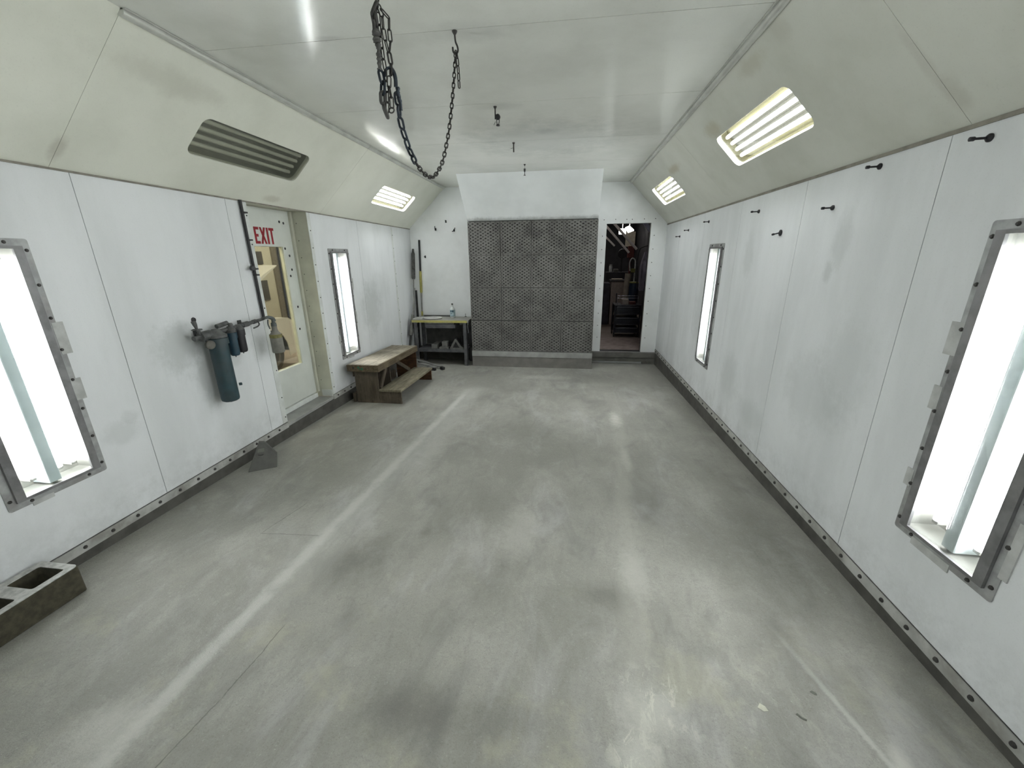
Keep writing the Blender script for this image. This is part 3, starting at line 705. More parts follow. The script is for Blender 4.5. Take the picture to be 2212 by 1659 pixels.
bm = BM(); box(bm, (FX0, FY+.06, fz(6.6)-.004), (FX1, YB-.001, 2.118)); obj('plenum_box', bm, M['filterdark'], fb, 'dark box behind the pads')
bm = BM(); box(bm, (1.126, FY-.006, .0), (3.123, FY+.058, .092), .003); obj('ledge', bm, M['ledge'], fb, 'grey steel ledge under the pads')
bm = BM(); box(bm, (1.128, FY+.004, fz(6.5)-.004), (3.124, FY+.055, -.002), .003); obj('base', bm, M['base'], fb, 'brown-grey base board')
bm = BM()
A = [(FY+.002, 2.126), (5.945, HC-.001), (YB-.001, HC-.001), (YB-.001, 2.126)]
L0 = [bm.verts.new((1.132, y, z)) for y, z in A]; L1 = [bm.verts.new((3.112, y, z)) for y, z in A]
for k in range(4): bm.faces.new((L0[k], L0[(k+1) % 4], L1[(k+1) % 4], L1[k]))
bm.faces.new(L0[::-1]); bm.faces.new(L1)
tag(obj('exhaust_hood', bm, M['hood']), 'white sloping hood panel between the ceiling and the filter bank', 'exhaust hood')

# ---------------------------------------------------------------- chains and ceiling hooks
def link_mesh(L, Wd, r, mat, name='chain_link'):
    """oval link, long axis z, flat in x-z"""
    bm = BM(); a = Wd/2-r; b = L/2-Wd/2; pts = []
    for k in range(7): t = PI*k/6; pts.append((a*math.cos(t), 0, b+a*math.sin(t)))
    for k in range(7): t = PI+PI*k/6; pts.append((a*math.cos(t), 0, -b+a*math.sin(t)))
    tube(bm, pts, r, 7, closed=True)
    for f in bm.faces: f.smooth = True
    me = bpy.data.meshes.new(name); bm.to_mesh(me); bm.free(); me.materials.append(mat); return me
def resample(pts, pitch):
    pts = [Vector(p) for p in pts]; L = [0]
    for a, b in zip(pts, pts[1:]): L.append(L[-1]+(b-a).length)
    n = max(1, round(L[-1]/pitch)); out = []
    for k in range(n+1):
        d = L[-1]*k/n; i = max(j for j in range(len(L)) if L[j] <= d+1e-9); i = min(i, len(pts)-2)
        out.append(pts[i].lerp(pts[i+1], (d-L[i])/max(1e-9, L[i+1]-L[i])))
    return out
def smooth_path(pts, n=6):
    pts = [Vector(p) for p in pts]; out = []
    for i in range(len(pts)-1):
        p0, p1, p2, p3 = pts[max(i-1, 0)], pts[i], pts[i+1], pts[min(i+2, len(pts)-1)]
        for k in range(n):
            t = k/n; out.append(.5*((2*p1)+(-p0+p2)*t+(2*p0-5*p1+4*p2-p3)*t*t+(-p0+3*p1-3*p2+p3)*t**3))
    return out+[pts[-1]]
def run_chain(parent, pts, pitch, me, twist=0.0, name='chain_link', alt=PI/2, label=None):
    q = resample(smooth_path(pts), pitch)
    for k, (a, b) in enumerate(zip(q, q[1:])):
        d = (b-a).normalized(); u, w = frame_of(d); ang = twist+(alt if k % 2 else 0)
        u2 = u*math.cos(ang)+w*math.sin(ang); w2 = d.cross(u2)
        m = Matrix(((u2.x, w2.x, d.x), (u2.y, w2.y, d.y), (u2.z, w2.z, d.z)))
        o = bpy.data.objects.new(name, me); COL.objects.link(o); o.parent = parent
        o.location = (a+b)/2-ORG[parent]; o.rotation_euler = m.to_euler()
        if label: o['label'] = label
def ceiling_hook(y, label, extra=None, x=2.11):
    t = thing('ceiling_hook', (x, y, HC), label, 'hook', 'bolts and hooks along the ceiling')
    bm = BM(); lathe(bm, (x, y, HC-.0005), (0, 0, -1), [(0, .0135), (.006, .012), (.017, .005)], 14); obj('flared_base', bm, M['hook'], t, smooth=True)
    return t
# hook that holds the far end of the swag
h1 = ceiling_hook(2.405, 'curved ceiling hook that carries the far end of the hanging chain', x=2.088)
bm = BM(); tube(bm, smooth_path([(2.088, 2.405, HC-.018), (2.09, 2.408, HC-.045), (2.097, 2.412, HC-.062), (2.100, 2.412, HC-.08), (2.094, 2.408, HC-.094), (2.083, 2.402, HC-.095), (2.077, 2.40, HC-.086), (2.076, 2.40, HC-.07)]), .0045, 8)
obj('hook_bend', bm, M['hook'], h1, smooth=True)
h0 = ceiling_hook(1.43, 'ceiling hook that carries the knotted chain bundle', x=2.09)
bm = BM(); tube(bm, smooth_path([(2.09, 1.43, HC-.018), (2.092, 1.433, HC-.05), (2.104, 1.44, HC-.07), (2.10, 1.444, HC-.09), (2.088, 1.44, HC-.092), (2.08, 1.437, HC-.08)]), .0045, 8)
obj('hook_bend', bm, M['hook'], h0, smooth=True)
h2 = ceiling_hook(3.49, 'ceiling hook with a small black pulley, by the dark ceiling smudge', x=2.105)
bm = BM(); tube(bm, [(2.105, 3.49, HC-.018), (2.105, 3.49, HC-.085)], .005, 8); obj('rod', bm, M['hook'], h2, smooth=True)
bm = BM(); lathe(bm, (2.105, 3.478, HC-.07), (0, 1, 0), [(0, .014), (.004, .019), (.012, .013), (.02, .019), (.024, .014)], 14)
for v in bm.verts: v.co.x += .019
obj('pulley', bm, M['black'], h2, 'black pulley wheel', smooth=True)
bm = BM(); tube(bm, smooth_path([(2.114, 3.49, HC-.08), (2.117, 3.49, HC-.11), (2.125, 3.49, HC-.122), (2.133, 3.49, HC-.11), (2.136, 3.49, HC-.08)]), .003, 6); lathe(bm, (2.125, 3.49, HC-.118), (0, 0, -1), [(0, .008), (.004, .014), (.012, .014), (.014, .006)], 10)
obj('shackle', bm, M['black'], h2, smooth=True)
bm = BM(); tube(bm, [(2.106, 3.488, HC-.1), (2.094, 3.484, HC-.125)], .0016, 6); obj('wire_end', bm, M['hook'], h2)
h3 = ceiling_hook(4.52, 'plain ceiling bolt with a short side wire, between the pulley and the last bolt', x=2.112)
bm = BM(); tube(bm, [(2.112, 4.52, HC-.018), (2.113, 4.52, HC-.085)], .006, 8); obj('rod', bm, M['hook'], h3, smooth=True)
bm = BM(); tube(bm, [(2.112, 4.52, HC-.045), (2.096, 4.518, HC-.05), (2.082, 4.516, HC-.053)], .0014, 6); obj('wire_end', bm, M['hook'], h3)
h4 = ceiling_hook(5.52, 'last ceiling bolt with a dark swivel end, in front of the white hood', x=2.12)
bm = BM(); tube(bm, [(2.12, 5.52, HC-.018), (2.12, 5.52, HC-.055)], .0025, 6); obj('rod', bm, M['pole'], h4, smooth=True)
bm = BM(); lathe(bm, (2.12, 5.52, HC-.05), (0, 0, -1), [(0, .013), (.03, .011), (.038, .004), (.066, .004), (.070, .014), (.076, .012)], 12); obj('swivel', bm, M['black'], h4, smooth=True)

ch = thing('hanging_chain', (2.1, 1.9, 1.925), 'dark chain hung as a knotted bundle and a long swag between two ceiling hooks', 'chain')
thin = link_mesh(.040, .019, .0028, M['chain']); loop = link_mesh(.037, .015, .0019, M['chain']); fat = link_mesh(.046, .026, .0042, M['chainblue']); dusty = link_mesh(.044, .024, .0055, M['chaingrey'])
swag = [(2.135, 1.466, 2.03), (2.125, 1.512, 2.081), (2.1, 1.513, 2.081), (2.1, 1.546, 2.035), (2.1, 1.606, 1.976), (2.1, 1.694, 1.936), (2.1, 1.772, 1.923), (2.1, 1.863, 1.93), (2.1, 1.935, 1.963), (2.1, 2.016, 2.015), (2.1, 2.091, 2.093), (2.1, 2.165, 2.188), (2.1, 2.238, 2.307), (2.1, 2.29, 2.402), (2.09, 2.395, 2.59)]
swag_l = [(2.118, 1.478, 2.115), (2.112, 1.498, 2.09), (2.104, 1.522, 2.063), (2.1, 1.55, 2.03)]
swag_m = [(2.1, 1.55, 2.03), (2.1, 1.606, 1.976), (2.1, 1.66, 1.947)]
swag_r = [(2.1, 1.66, 1.947), (2.1, 1.694, 1.936), (2.1, 1.772, 1.923), (2.1, 1.863, 1.93), (2.1, 1.935, 1.963), (2.1, 2.016, 2.015), (2.1, 2.091, 2.093), (2.1, 2.165, 2.188), (2.099, 2.238, 2.307), (2.096, 2.31, 2.43), (2.09, 2.398, 2.592)]
run_chain(ch, swag_l, .034, fat, .4, label='blue-painted heavy link'); run_chain(ch, swag_m, .033, fat, .4, label='blue-painted heavy link'); run_chain(ch, swag_r, .0305, thin, .6)
run_chain(ch, [(2.092, 2.398, 2.60), (2.098, 2.402, 2.55), (2.099, 2.404, 2.50), (2.1, 2.405, 2.44)], .033, thin, .5)
S = {'S2': [(2.094, 1.448, 2.335), (2.102, 1.451, 2.31), (2.1, 1.45, 2.293), (2.104, 1.452, 2.263), (2.106, 1.452, 2.232), (2.112, 1.455, 2.211), (2.114, 1.456, 2.181), (2.111, 1.455, 2.155)],
     'S3': [(2.10, 1.451, 2.325), (2.122, 1.459, 2.3), (2.118, 1.457, 2.272), (2.119, 1.458, 2.241), (2.113, 1.455, 2.212), (2.116, 1.457, 2.183), (2.114, 1.456, 2.155)],
     'S4': [(2.091, 1.448, 2.314), (2.091, 1.449, 2.251), (2.093, 1.45, 2.22), (2.096, 1.448, 2.183), (2.098, 1.449, 2.164), (2.096, 1.448, 2.133), (2.098, 1.449, 2.1), (2.093, 1.446, 2.05)],
     'S5': [(2.107, 1.453, 2.15), (2.104, 1.452, 2.123), (2.108, 1.453, 2.097), (2.108, 1.453, 2.066)],
     'top': [(2.089, 1.437, HC-.085), (2.09, 1.442, 2.50), (2.092, 1.446, 2.34)]}
run_chain(ch, S['S2'], .029, loop, .8); run_chain(ch, S['S3'], .031, loop, .8); run_chain(ch, S['S4'], .031, loop, .5); run_chain(ch, S['S5'], .029, loop, .9)
run_chain(ch, S['top'], .035, thin, .4)
run_chain(ch, [(2.090, 1.446, 2.335), (2.079, 1.441, 2.312), (2.082, 1.443, 2.285), (2.081, 1.442, 2.262)], .03, dusty, .3, label='thick dusty link')
run_chain(ch, [(2.084, 1.443, 2.162), (2.088, 1.445, 2.132), (2.084, 1.444, 2.103)], .032, fat, .5, label='blue-painted heavy link')
run_chain(ch, [(2.084, 1.444, 2.11), (2.082, 1.443, 2.078), (2.086, 1.444, 2.05), (2.094, 1.448, 2.034)], .034, dusty, 1.0, label='thick dusty link')
bm = BM(); rn = random.Random(5); P_ = smooth_path([(2.082, 1.443, 2.27), (2.081, 1.442, 2.25), (2.084, 1.444, 2.226), (2.083, 1.443, 2.20), (2.082, 1.443, 2.165)], 7)
tube(bm, P_, [(.0105 if k < 14 else .0075)*rn.uniform(.65, 1.3) for k in range(len(P_))], 9); obj('tape_wrap', bm, M['tapewrap'], ch, 'dusty grey tape wound round the chain', smooth=True)
bm = BM(); P_ = smooth_path([(2.126, 1.47, 2.128), (2.124, 1.472, 2.105), (2.127, 1.478, 2.085), (2.125, 1.484, 2.066)], 6)
tube(bm, P_, [.006*rn.uniform(.8, 1.3) for k in range(len(P_))], 9); obj('tape_wrap', bm, M['chainblue'], ch, 'bluish tape wound round the chain', smooth=True)
bm = BM(); tube(bm, smooth_path([(2.098, 1.449, 2.150), (2.099, 1.449, 2.165), (2.104, 1.452, 2.173), (2.114, 1.456, 2.173), (2.121, 1.46, 2.162), (2.124, 1.462, 2.145), (2.122, 1.464, 2.125)]), [.0042]*18+[.0065]*19, 8); obj('grab_hook', bm, M['chainblue'], ch, 'blue grab hook', smooth=True)
bm = BM(); t0 = [(2.106+.0085*math.cos(2*PI*k/14), 1.452+.003*math.sin(2*PI*k/14), 2.058+.0085*math.sin(2*PI*k/14)) for k in range(14)]; tube(bm, t0, .0022, 6, closed=True); obj('end_ring', bm, M['chaingrey'], ch, 'pale loose ring', smooth=True)

# ---------------------------------------------------------------- pegs on the right wall, hooks on the back wall
def peg(fr, u, v, L, label, droop=0, big=1):
    t = thing('wall_peg', fr(u, v, 0), label, 'peg', 'black pegs on the white walls')
    d = (fr.w-Vector((0, 0, droop))).normalized()
    bm = BM(); lathe(bm, fr(u, v, .0003), fr.w, [(0, .0145*big), (.006, .0145*big), (.014, .007)], 14); obj('base_cup', bm, M['peg'], t, smooth=True)
    bm = BM(); lathe(bm, fr(u, v, .011), d, [(0, .0045), (L-.018, .0045), (L-.016, .0078), (L-.002, .0078), (L, .005)], 10); obj('stem', bm, M['peg'], t, smooth=True)
ords = ['first', 'second', 'third', 'fourth', 'fifth', 'sixth', 'seventh', 'eighth']
PEG = [(6.17, 1.8435, .05), (5.766, 1.902, .05), (4.993, 1.9455, .05), (3.761, 1.930, .053), (3.339, 1.746, .05), (2.769, 1.854, .053), (2.45, 2.0095, .055), (1.896, 1.999, .058)]
for k, (y, z, L) in enumerate(PEG):
    peg(RW, y, z, L, ('wide-footed drooping black peg, ' if k == 4 else 'black wall peg, ')+ords[k]+' counted from the open doorway', .25 if k == 4 else .04, 1.5 if k == 4 else 1)
def wire_hook(u, v, label, pts):
    bm = BM(); tube(bm, smooth_path([BW(u+a, v+b, c) for a, b, c in pts], 4), .006, 7); box(bm, BW(u-.012, v-.02, 0), BW(u+.012, v+.02, .004)); tag(obj('wall_hook', bm, M['peg'], smooth=True), label, 'hook', 'small dark hooks on the back wall')
wire_hook(.46, 2.05, 'small dark hook on the back wall, the one further from the hood of the pair', [(-.012, .05, .004), (-.008, 0, .012), (.006, -.015, .035), (.018, .01, .04)])
wire_hook(.78, 2.03, 'small dark hook on the back wall, the one beside the hood of the pair', [(.015, .04, .004), (.005, .01, .012), (-.012, -.015, .035), (-.03, -.02, .04)])
wire_hook(.644, 2.17, 'tiny dark hook set highest on the back wall', [(-.01, .02, .004), (0, 0, .01), (.02, -.015, .03)])
wire_hook(.245, 1.612, 'tiny dark peg beside the yellow pole on the back wall', [(-.02, 0, .004), (0, 0, .02), (.016, -.004, .03)])

# ---------------------------------------------------------------- air line on the left wall: filters, pipe, conduit, sprayer
af = thing('air_filter_set', (.07, 2.68, .53), 'dusty compressed air filter set with one long blue canister on the wall', 'air filter')
def can(x, y, z0, z1, r, mat, label, seg=24):
    bm = BM(); h = z1-z0
    lathe(bm, (x, y, z0), (0, 0, 1), [(0, r*.75), (.008, r*.95), (.02, r), (h-.05, r), (h-.049, r*1.16), (h-.004, r*1.16), (h, r*.9)], seg)
    c = obj('canister', bm, mat, af, label, smooth=True)
    bm = BM(); lathe(bm, (x, y, z0), (0, 0, -1), [(0, r*.16), (.012, r*.12), (.014, r*.05)], 8); obj('drain', bm, M['pipe'], c)
    return c
c0 = can(.10, 2.652, .545, 1.045, .062, M['canblue'], 'long blue canister')
bm = BM(); lathe(bm, (.155, 2.70, .665), (.6, .5, 0), [(0, .011), (.02, .011), (.022, .006)], 8); obj('side_plug', bm, M['canblue'], c0)
can(.10, 2.79, .875, 1.06, .034, M['canblue2'], 'short bright blue canister', 18)
can(.10, 2.872, .885, 1.07, .035, M['canblack'], 'short black canister', 18)
bm = BM(); lathe(bm, (.10, 2.652, 1.045), (0, 0, 1), [(0, .07), (.018, .07), (.03, .05), (.05, .035), (.062, .02)], 18); obj('filter_head', bm, M['pipe'], af, smooth=True)
for y in (2.79, 2.872):
    bm = BM(); lathe(bm, (.10, y, 1.058), (0, 0, 1), [(0, .039), (.02, .039), (.03, .026), (.048, .018)], 14); obj('filter_head', bm, M['pipe'], af, smooth=True)
bm = BM(); tube(bm, [(.09, 2.485, 1.068), (.09, 2.56, 1.072), (.09, 2.95, 1.092), (.085, 3.17, 1.105)], [.014, .016, .017, .011], 12)
tube(bm, [(.09, 2.487, 1.068), (.09, 2.475, 1.067)], .018, 12); tube(bm, [(.088, 2.93, 1.091), (.088, 2.99, 1.094)], .022, 12); tube(bm, [(.087, 3.05, 1.098), (.086, 3.08, 1.10)], .018, 12)
obj('pipe', bm, M['pipe'], af, 'dusty grey air pipe', smooth=True)
bm = BM(); tube(bm, [(.09, 2.53, 1.07), (.09, 2.61, 1.075)], .034, 14); tube(bm, [(.09, 2.60, 1.075), (.09, 2.63, 1.075)], .028, 14); obj('regulator', bm, M['pipe'], af, 'dusty regulator body', smooth=True)
bm = BM(); lathe(bm, (.12, 2.555, 1.01), (1, -.25, 0), [(0, .028), (.004, .032), (.022, .032), (.026, .027)], 18); gq = obj('gauge', bm, M['gauge'], af, 'dusty round pressure gauge', smooth=True)
bm = BM(); tube(bm, [(.10, 2.56, 1.05), (.12, 2.556, 1.03)], .009, 8); obj('gauge_neck', bm, M['pipe'], af)
bm = BM(); tube(bm, [(.09, 2.535, 1.09), (.088, 2.525, 1.125)], .011, 8); box(bm, (.075, 2.505, 1.118), (.1, 2.552, 1.128)); tube(bm, [(.088, 2.52, 1.125), (.085, 2.515, 1.16), (.084, 2.51, 1.185)], [.007, .014, .016], 8); obj('valve_handle', bm, M['pipe'], af, 'upright valve handle')
bm = BM(); tube(bm, [(.085, 2.478, 1.128), (.09, 2.53, 1.124)], .004, 6); obj('valve_pin', bm, M['pipe'], af)
bm = BM(); tube(bm, [(.075, 2.70, 1.118), (.075, 2.80, 1.13)], .017, 12); obj('cross_pipe', bm, M['pipe'], af, 'short grey pipe lying above the heads', smooth=True)
bm = BM(); lathe(bm, (.10, 2.80, 1.10), (0, .1, 1), [(0, .015), (.02, .018), (.03, .012)], 12); obj('cap', bm, M['pipe'], af, smooth=True)
bm = BM(); tube(bm, smooth_path([(.095, 3.09, 1.098), (.10, 3.10, 1.075), (.10, 3.08, 1.058), (.10, 3.03, 1.05)], 4), .006, 8); obj('pipe_hook', bm, M['pipe'], af, 'bent hook under the pipe', smooth=True)
for y in (2.585, 3.0):
    bm = BM(); box(bm, (.0005, y-.018, 1.05), (.008, y+.018, 1.12)); tube(bm, [(.004, y, 1.085), (.085, y, 1.085)], .012, 10); obj('wall_bracket', bm, M['pipe'], af)
bm = BM(); lathe(bm, (.0004, 2.595, 1.183), (1, 0, 0), [(0, .019), (.006, .017), (.009, .01)], 14); tag(obj('wall_plug', bm, M['plug'], smooth=True), 'round black plug in the wall above the blue air filter', 'plug')
cn = thing('air_conduit', (.018, 3.258, 1.09), 'black air conduit running up the wall beside the exit door', 'conduit')
bm = BM(); tube(bm, [(.018, 3.256, HW-.002), (.018, 3.262, 1.5), (.018, 3.266, 1.10)], .012, 10); obj('pipe', bm, M['black'], cn, smooth=True)
for z in (1.97, 1.755, 1.52, 1.47):
    bm = BM(); box(bm, (.0045, 3.254, z-.006), (.033, 3.30, z+.006), .002); lathe(bm, (.005, 3.294, z), (1, 0, 0), [(0, .008), (.006, .008), (.008, .004)], 8); obj('clip', bm, M['black'], cn)
bm = BM(); lathe(bm, (.03, 3.225, 1.528), (1, -.3, 0), [(-.01, .012), (0, .022), (.018, .022), (.022, .016)], 16); tube(bm, [(.02, 3.258, 1.528), (.03, 3.225, 1.528)], .009, 8); obj('knob', bm, M['black'], cn, 'round black knob')
bm = BM(); tube(bm, smooth_path([(.018, 3.266, 1.11), (.03, 3.25, 1.095), (.06, 3.20, 1.108), (.085, 3.168, 1.105)], 4), .011, 10); obj('elbow', bm, M['pipe'], cn, smooth=True)
sb = thing('spray_bottle', (.135, 3.225, .80), 'dusty spray bottle with a yellow label hung beside the exit door', 'spray bottle')
bm = BM(); lathe(bm, (.135, 3.225, .80), (0, 0, 1), [(0, .046), (.006, .05), (.14, .05), (.165, .046), (.19, .028), (.20, .024), (.235, .021), (.245, .018)], 20); obj('body', bm, M['bottlegrey'], sb, smooth=True)
bm = BM(); lathe(bm, (.135, 3.225, .935), (0, 0, 1), [(0, .0508), (.03, .0508)], 20); obj('label_band', bm, M['labelyellow'], sb, 'faded yellow label band')
bm = BM(); lathe(bm, (.135, 3.225, 1.035), (0, 0, 1), [(0, .024), (.03, .022), (.034, .014), (.06, .013)], 14); obj('collar', bm, M['bottleneck'], sb, smooth=True)
bm = BM(); tube(bm, smooth_path([(.137, 3.24, 1.075), (.135, 3.23, 1.098), (.128, 3.19, 1.118), (.125, 3.14, 1.118)], 4), [.012, .013, .014, .015, .016, .016, .016, .015, .014, .013, .012, .011, .011], 10); obj('spray_head', bm, M['bottleneck'], sb, smooth=True)
bm = BM(); tube(bm, smooth_path([(.128, 3.175, 1.10), (.13, 3.165, 1.06), (.13, 3.178, 1.02)], 4), .006, 7); obj('trigger', bm, M['bottleneck'], sb)

# ---------------------------------------------------------------- wooden steps
def shear(bm):
    for v in bm.verts: v.co.z += -SL*(v.co.y-4.43)
    return bm
Z0 = fz(4.43)
st = thing('step_platform', (.40, 5.07, fz(5.07)), 'weathered wooden platform with one low step against the wall', 'step platform')
def sp(name, mat, label=None, *boxes, bev=.004, parent=None):
    bm = BM()
    for a, b in boxes: box(bm, (a[0], a[1], Z0+a[2]), (b[0], b[1], Z0+b[2]), bev)
    return obj(name, shear(bm), mat, parent or st, label)
sp('top_board', M['wood_top'], 'wide dusty top board', ((.075, 4.41, .425), (.455, 5.70, .493)))
sp('top_edge', M['wood_edge'], 'brown edge board of the top', ((.456, 4.41, .408), (.474, 5.705, .492)))
e = sp('end_edge', M['wood_edge'], 'worn end board with paint spots', ((.07, 4.39, .408), (.474, 4.409, .492)))
for x, z, r_, m_ in ((.155, .455, .012, M['plug']), (.222, .462, .014, M['green']), (.265, .445, .016, M['green']), (.235, .44, .010, M['green'])):
    bm = BM(); lathe(bm, (x, 4.3896, Z0+z), (0, -1, 0), [(0, r_), (.0012, r_*.9)], 9); shear(bm); obj('paint_spot', bm, m_, e, 'dark hole' if m_ is M['plug'] else 'green paint spot')
sp('side_panel', M['wood_ply'], 'scuffed plywood end panel', ((.135, 4.43, .0), (.432, 4.45, .407)))
sp('side_panel', M['wood_red'], 'reddish plywood end panel', ((.135, 5.66, .0), (.455, 5.68, .407)))
sp('back_rail', M['wood_ply'], None, ((.075, 4.44, .0), (.118, 5.66, .12)))
sp('back_rail', M['wood_ply'], None, ((.1, 4.45, .33), (.12, 5.66, .424)))
sp('tread', M['wood_tread'], 'narrow lower tread', ((.436, 4.415, .152), (.722, 5.60, .182)), bev=.006)
sp('step_riser', M['wood_ply'], None, ((.434, 4.43, .0), (.715, 4.452, .151)))
sp('step_riser', M['wood_red'], 'reddish far riser', ((.456, 5.55, .0), (.715, 5.575, .151)))
sp('centre_panel', M['wood_ply'], None, ((.15, 5.0, .0), (.33, 5.02, .40)))
for a, b in (((.44, 4.47, .185), (.44, 4.66, .40)), ((.40, 5.05, .40), (.44, 5.42, .185))):
    bm = BM(); d = (Vector(b)-Vector(a)).normalized(); u, w = frame_of(d); u, w = Vector((1, 0, 0)), d.cross(Vector((1, 0, 0))).normalized()
    vs = [[bm.verts.new(Vector(p)+Vector((0, 0, Z0))+u*q*.009+w*s_*.026) for q, s_ in ((-1, -1), (1, -1), (1, 1), (-1, 1))] for p in (a, b)]
    for k in range(4): bm.faces.new((vs[0][k], vs[0][(k+1) % 4], vs[1][(k+1) % 4], vs[1][k]))
    bm.faces.new(vs[0][::-1]); bm.faces.new(vs[1]); obj('brace', shear(bm), M['wood_ply'], st)

# ---------------------------------------------------------------- workbench in the corner, and what lies on it
wbn = thing('workbench', (.6, 6.72, fz(6.72)), 'dark steel workbench with a yellow-taped top in the back corner', 'workbench')
ZB = .60
def wp(name, mat, label, *boxes, bev=.003, parent=None):
    bm = BM()
    for a, b in boxes: box(bm, a, b, bev)
    return obj(name, bm, mat, parent or wbn, label)
wp('tabletop', M['benchtop'], 'dusty bench top', ((.105, 6.50, .562), (1.078, 6.948, ZB)))
wp('edge_tape', M['yellowtape'], 'yellow tape along the top edge', ((.105, 6.494, .558), (1.055, 6.4995, .595)), bev=0)
for x, y in ((.125, 6.505), (.985, 6.505), (.125, 6.88), (.985, 6.88)):
    bm = BM(); zb = fz(y); box(bm, (x, y, zb), (x+.062, y+.008, .561)); box(bm, (x if x < .5 else x+.054, y, zb), (x+.008 if x < .5 else x+.062, y+.055, .561)); box(bm, (x-.006, y-.004, zb-.001), (x+.068, y+.06, zb+.006)); obj('leg', bm, M['benchsteel'], wbn)
wp('shelf', M['benchsteel'], 'dusty lower shelf', ((.17, 6.515, .085), (1.03, 6.93, .10)), ((.17, 6.512, .052), (1.0, 6.52, .086)), bev=0)
dr = wp('drawer', M['benchsteel'], 'grey sheet-steel drawer under the top', ((.33, 6.502, .465), (.85, 6.80, .53)))
wp('drawer_lip', M['dustgrey'], None, ((.34, 6.497, .538), (.83, 6.525, .556)), parent=dr)
wp('back_panel', M['benchback'], 'dark board behind the shelf', ((.19, 6.935, .105), (1.02, 6.945, .45)))
for x in (.135, 1.0):
    bm = BM(); tube(bm, [(x+.02, 6.52, .36), (x+.02, 6.64, .55)], .009, 6); obj('gusset', bm, M['benchsteel'], wbn)
bm = BM(); tube(bm, smooth_path([(1.066, 6.51, .56), (1.062, 6.515, .48), (1.075, 6.52, .40), (1.06, 6.52, .39)], 3), .006, 6); obj('side_hook', bm, M['benchsteel'], wbn)

pl = thing('disc_cover', (.42, 6.68, ZB), 'round dusty disc lying on the yellow-taped workbench', 'disc')
bm = BM(); lathe(bm, (.42, 6.67, ZB+.004), (0, 0, 1), [(0, .125), (.006, .155), (.012, .157), (.018, .15), (.024, .10), (.027, .0)], 28); obj('disc', bm, M['discgrey'], pl, smooth=True)
bm = BM(); lathe(bm, (.42, 6.67, ZB+.0005), (0, 0, 1), [(0, .05), (.004, .06)], 18); obj('disc_foot', bm, M['darkrubber'], pl)
bm = BM(); box(bm, (.11, 6.53, ZB+.0005), (.26, 6.74, ZB+.018), .004); tag(obj('dusty_board', bm, M['discgrey']), 'flat pale board on the bench beside the round disc', 'board')
bt = thing('plastic_bottle', (.735, 6.80, ZB), 'clear plastic bottle with blue lettering on the workbench', 'bottle')
bm = BM(); lathe(bm, (.735, 6.80, ZB+.0005), (0, 0, 1), [(0, .042), (.005, .046), (.135, .046), (.15, .043), (.185, .022), (.20, .015), (.222, .014)], 20); obj('body', bm, M['bottlewhite'], bt, smooth=True)
bm = BM(); lathe(bm, (.735, 6.80, ZB+.028), (0, 0, 1), [(0, .0465), (.11, .0465)], 20); lb = obj('label_wrap', bm, M['labelpale'], bt, 'pale blue label')
def blabel(z, h, segs):
    for a0, a1 in segs:
        bm = BM(); R = .0472; A_ = [bm.verts.new((.735+R*math.sin(a), 6.80-R*math.cos(a), ZB+z+q)) for a in [a0+(a1-a0)*k/4 for k in range(5)] for q in (0, h)]
        for k in range(4): bm.faces.new((A_[2*k], A_[2*k+2], A_[2*k+3], A_[2*k+1]))
        obj('label_print', bm, M['labelblue'], lb, 'navy lettering')
blabel(.098, .034, [(-.75, -.5), (-.42, -.2), (-.12, .1), (.18, .62)]); blabel(.066, .014, [(-.6, -.3), (-.22, .1)]); blabel(.03, .008, [(-.6, .6)])
bm = BM(); lathe(bm, (.735, 6.80, ZB+.223), (0, 0, 1), [(0, .016), (.018, .016), (.02, .013)], 14); obj('cap', bm, M['benchback'], bt, 'dark cap')
bm = BM(); tube(bm, [(.93, 6.93, ZB+.001), (.932, 6.928, ZB+.055)], .004, 6); box(bm, (.915, 6.915, ZB+.0005), (.948, 6.945, ZB+.006)); tag(obj('spindle', bm, M['black']), 'thin black spindle standing at the bench corner by the filters', 'spindle')
bm = BM(); box(bm, (.16, 6.93, ZB+.0005), (.70, 6.945, ZB+.022), .002); tag(obj('dark_batten', bm, M['benchback']), 'dark batten along the wall edge of the workbench', 'batten')
ZS = .1005
bm = BM(); box(bm, (.395, 6.56, ZS), (.50, 6.84, ZS+.07), .004); tag(obj('sanding_block', bm, M['dustgrey']), 'long dusty block lying endways on the bench shelf', 'block')
bm = BM(); box(bm, (.545, 6.53, ZS), (.70, 6.68, ZS+.033), .004); tag(obj('dusty_box', bm, M['dustgrey']), 'flat dusty box on the bench shelf with a small block on it', 'box')
bm = BM(); box(bm, (.59, 6.55, ZS+.0335), (.685, 6.66, ZS+.125), .004); tag(obj('wooden_offcut', bm, M['dustgrey']), 'small squarish block on top of the flat dusty box', 'block')
wc = thing('wheel_wedge', (.86, 6.62, ZS), 'hollow triangular wheel wedge on the bench shelf', 'wheel wedge')
bm = BM(); poly(bm, [(.735, ZS), (.965, ZS), (.965, ZS+.03), (.925, ZS+.05), (.84, ZS+.175), (.82, ZS+.175), (.73, ZS+.02)], [[(.775, ZS+.02), (.90, ZS+.02), (.832, ZS+.13)]], Fr((0, 6.55, 0), (1, 0, 0), (0, 0, 1), (0, -1, 0)), 0, -.012); obj('end_plate', bm, M['dustgrey'], wc)
bm = BM(); poly(bm, [(.735, ZS), (.965, ZS), (.965, ZS+.03), (.925, ZS+.05), (.84, ZS+.175), (.82, ZS+.175), (.73, ZS+.02)], [], Fr((0, 6.563, 0), (1, 0, 0), (0, 0, 1), (0, -1, 0)), 0, -.12); obj('wedge_body', bm, M['darkrubber'], wc)
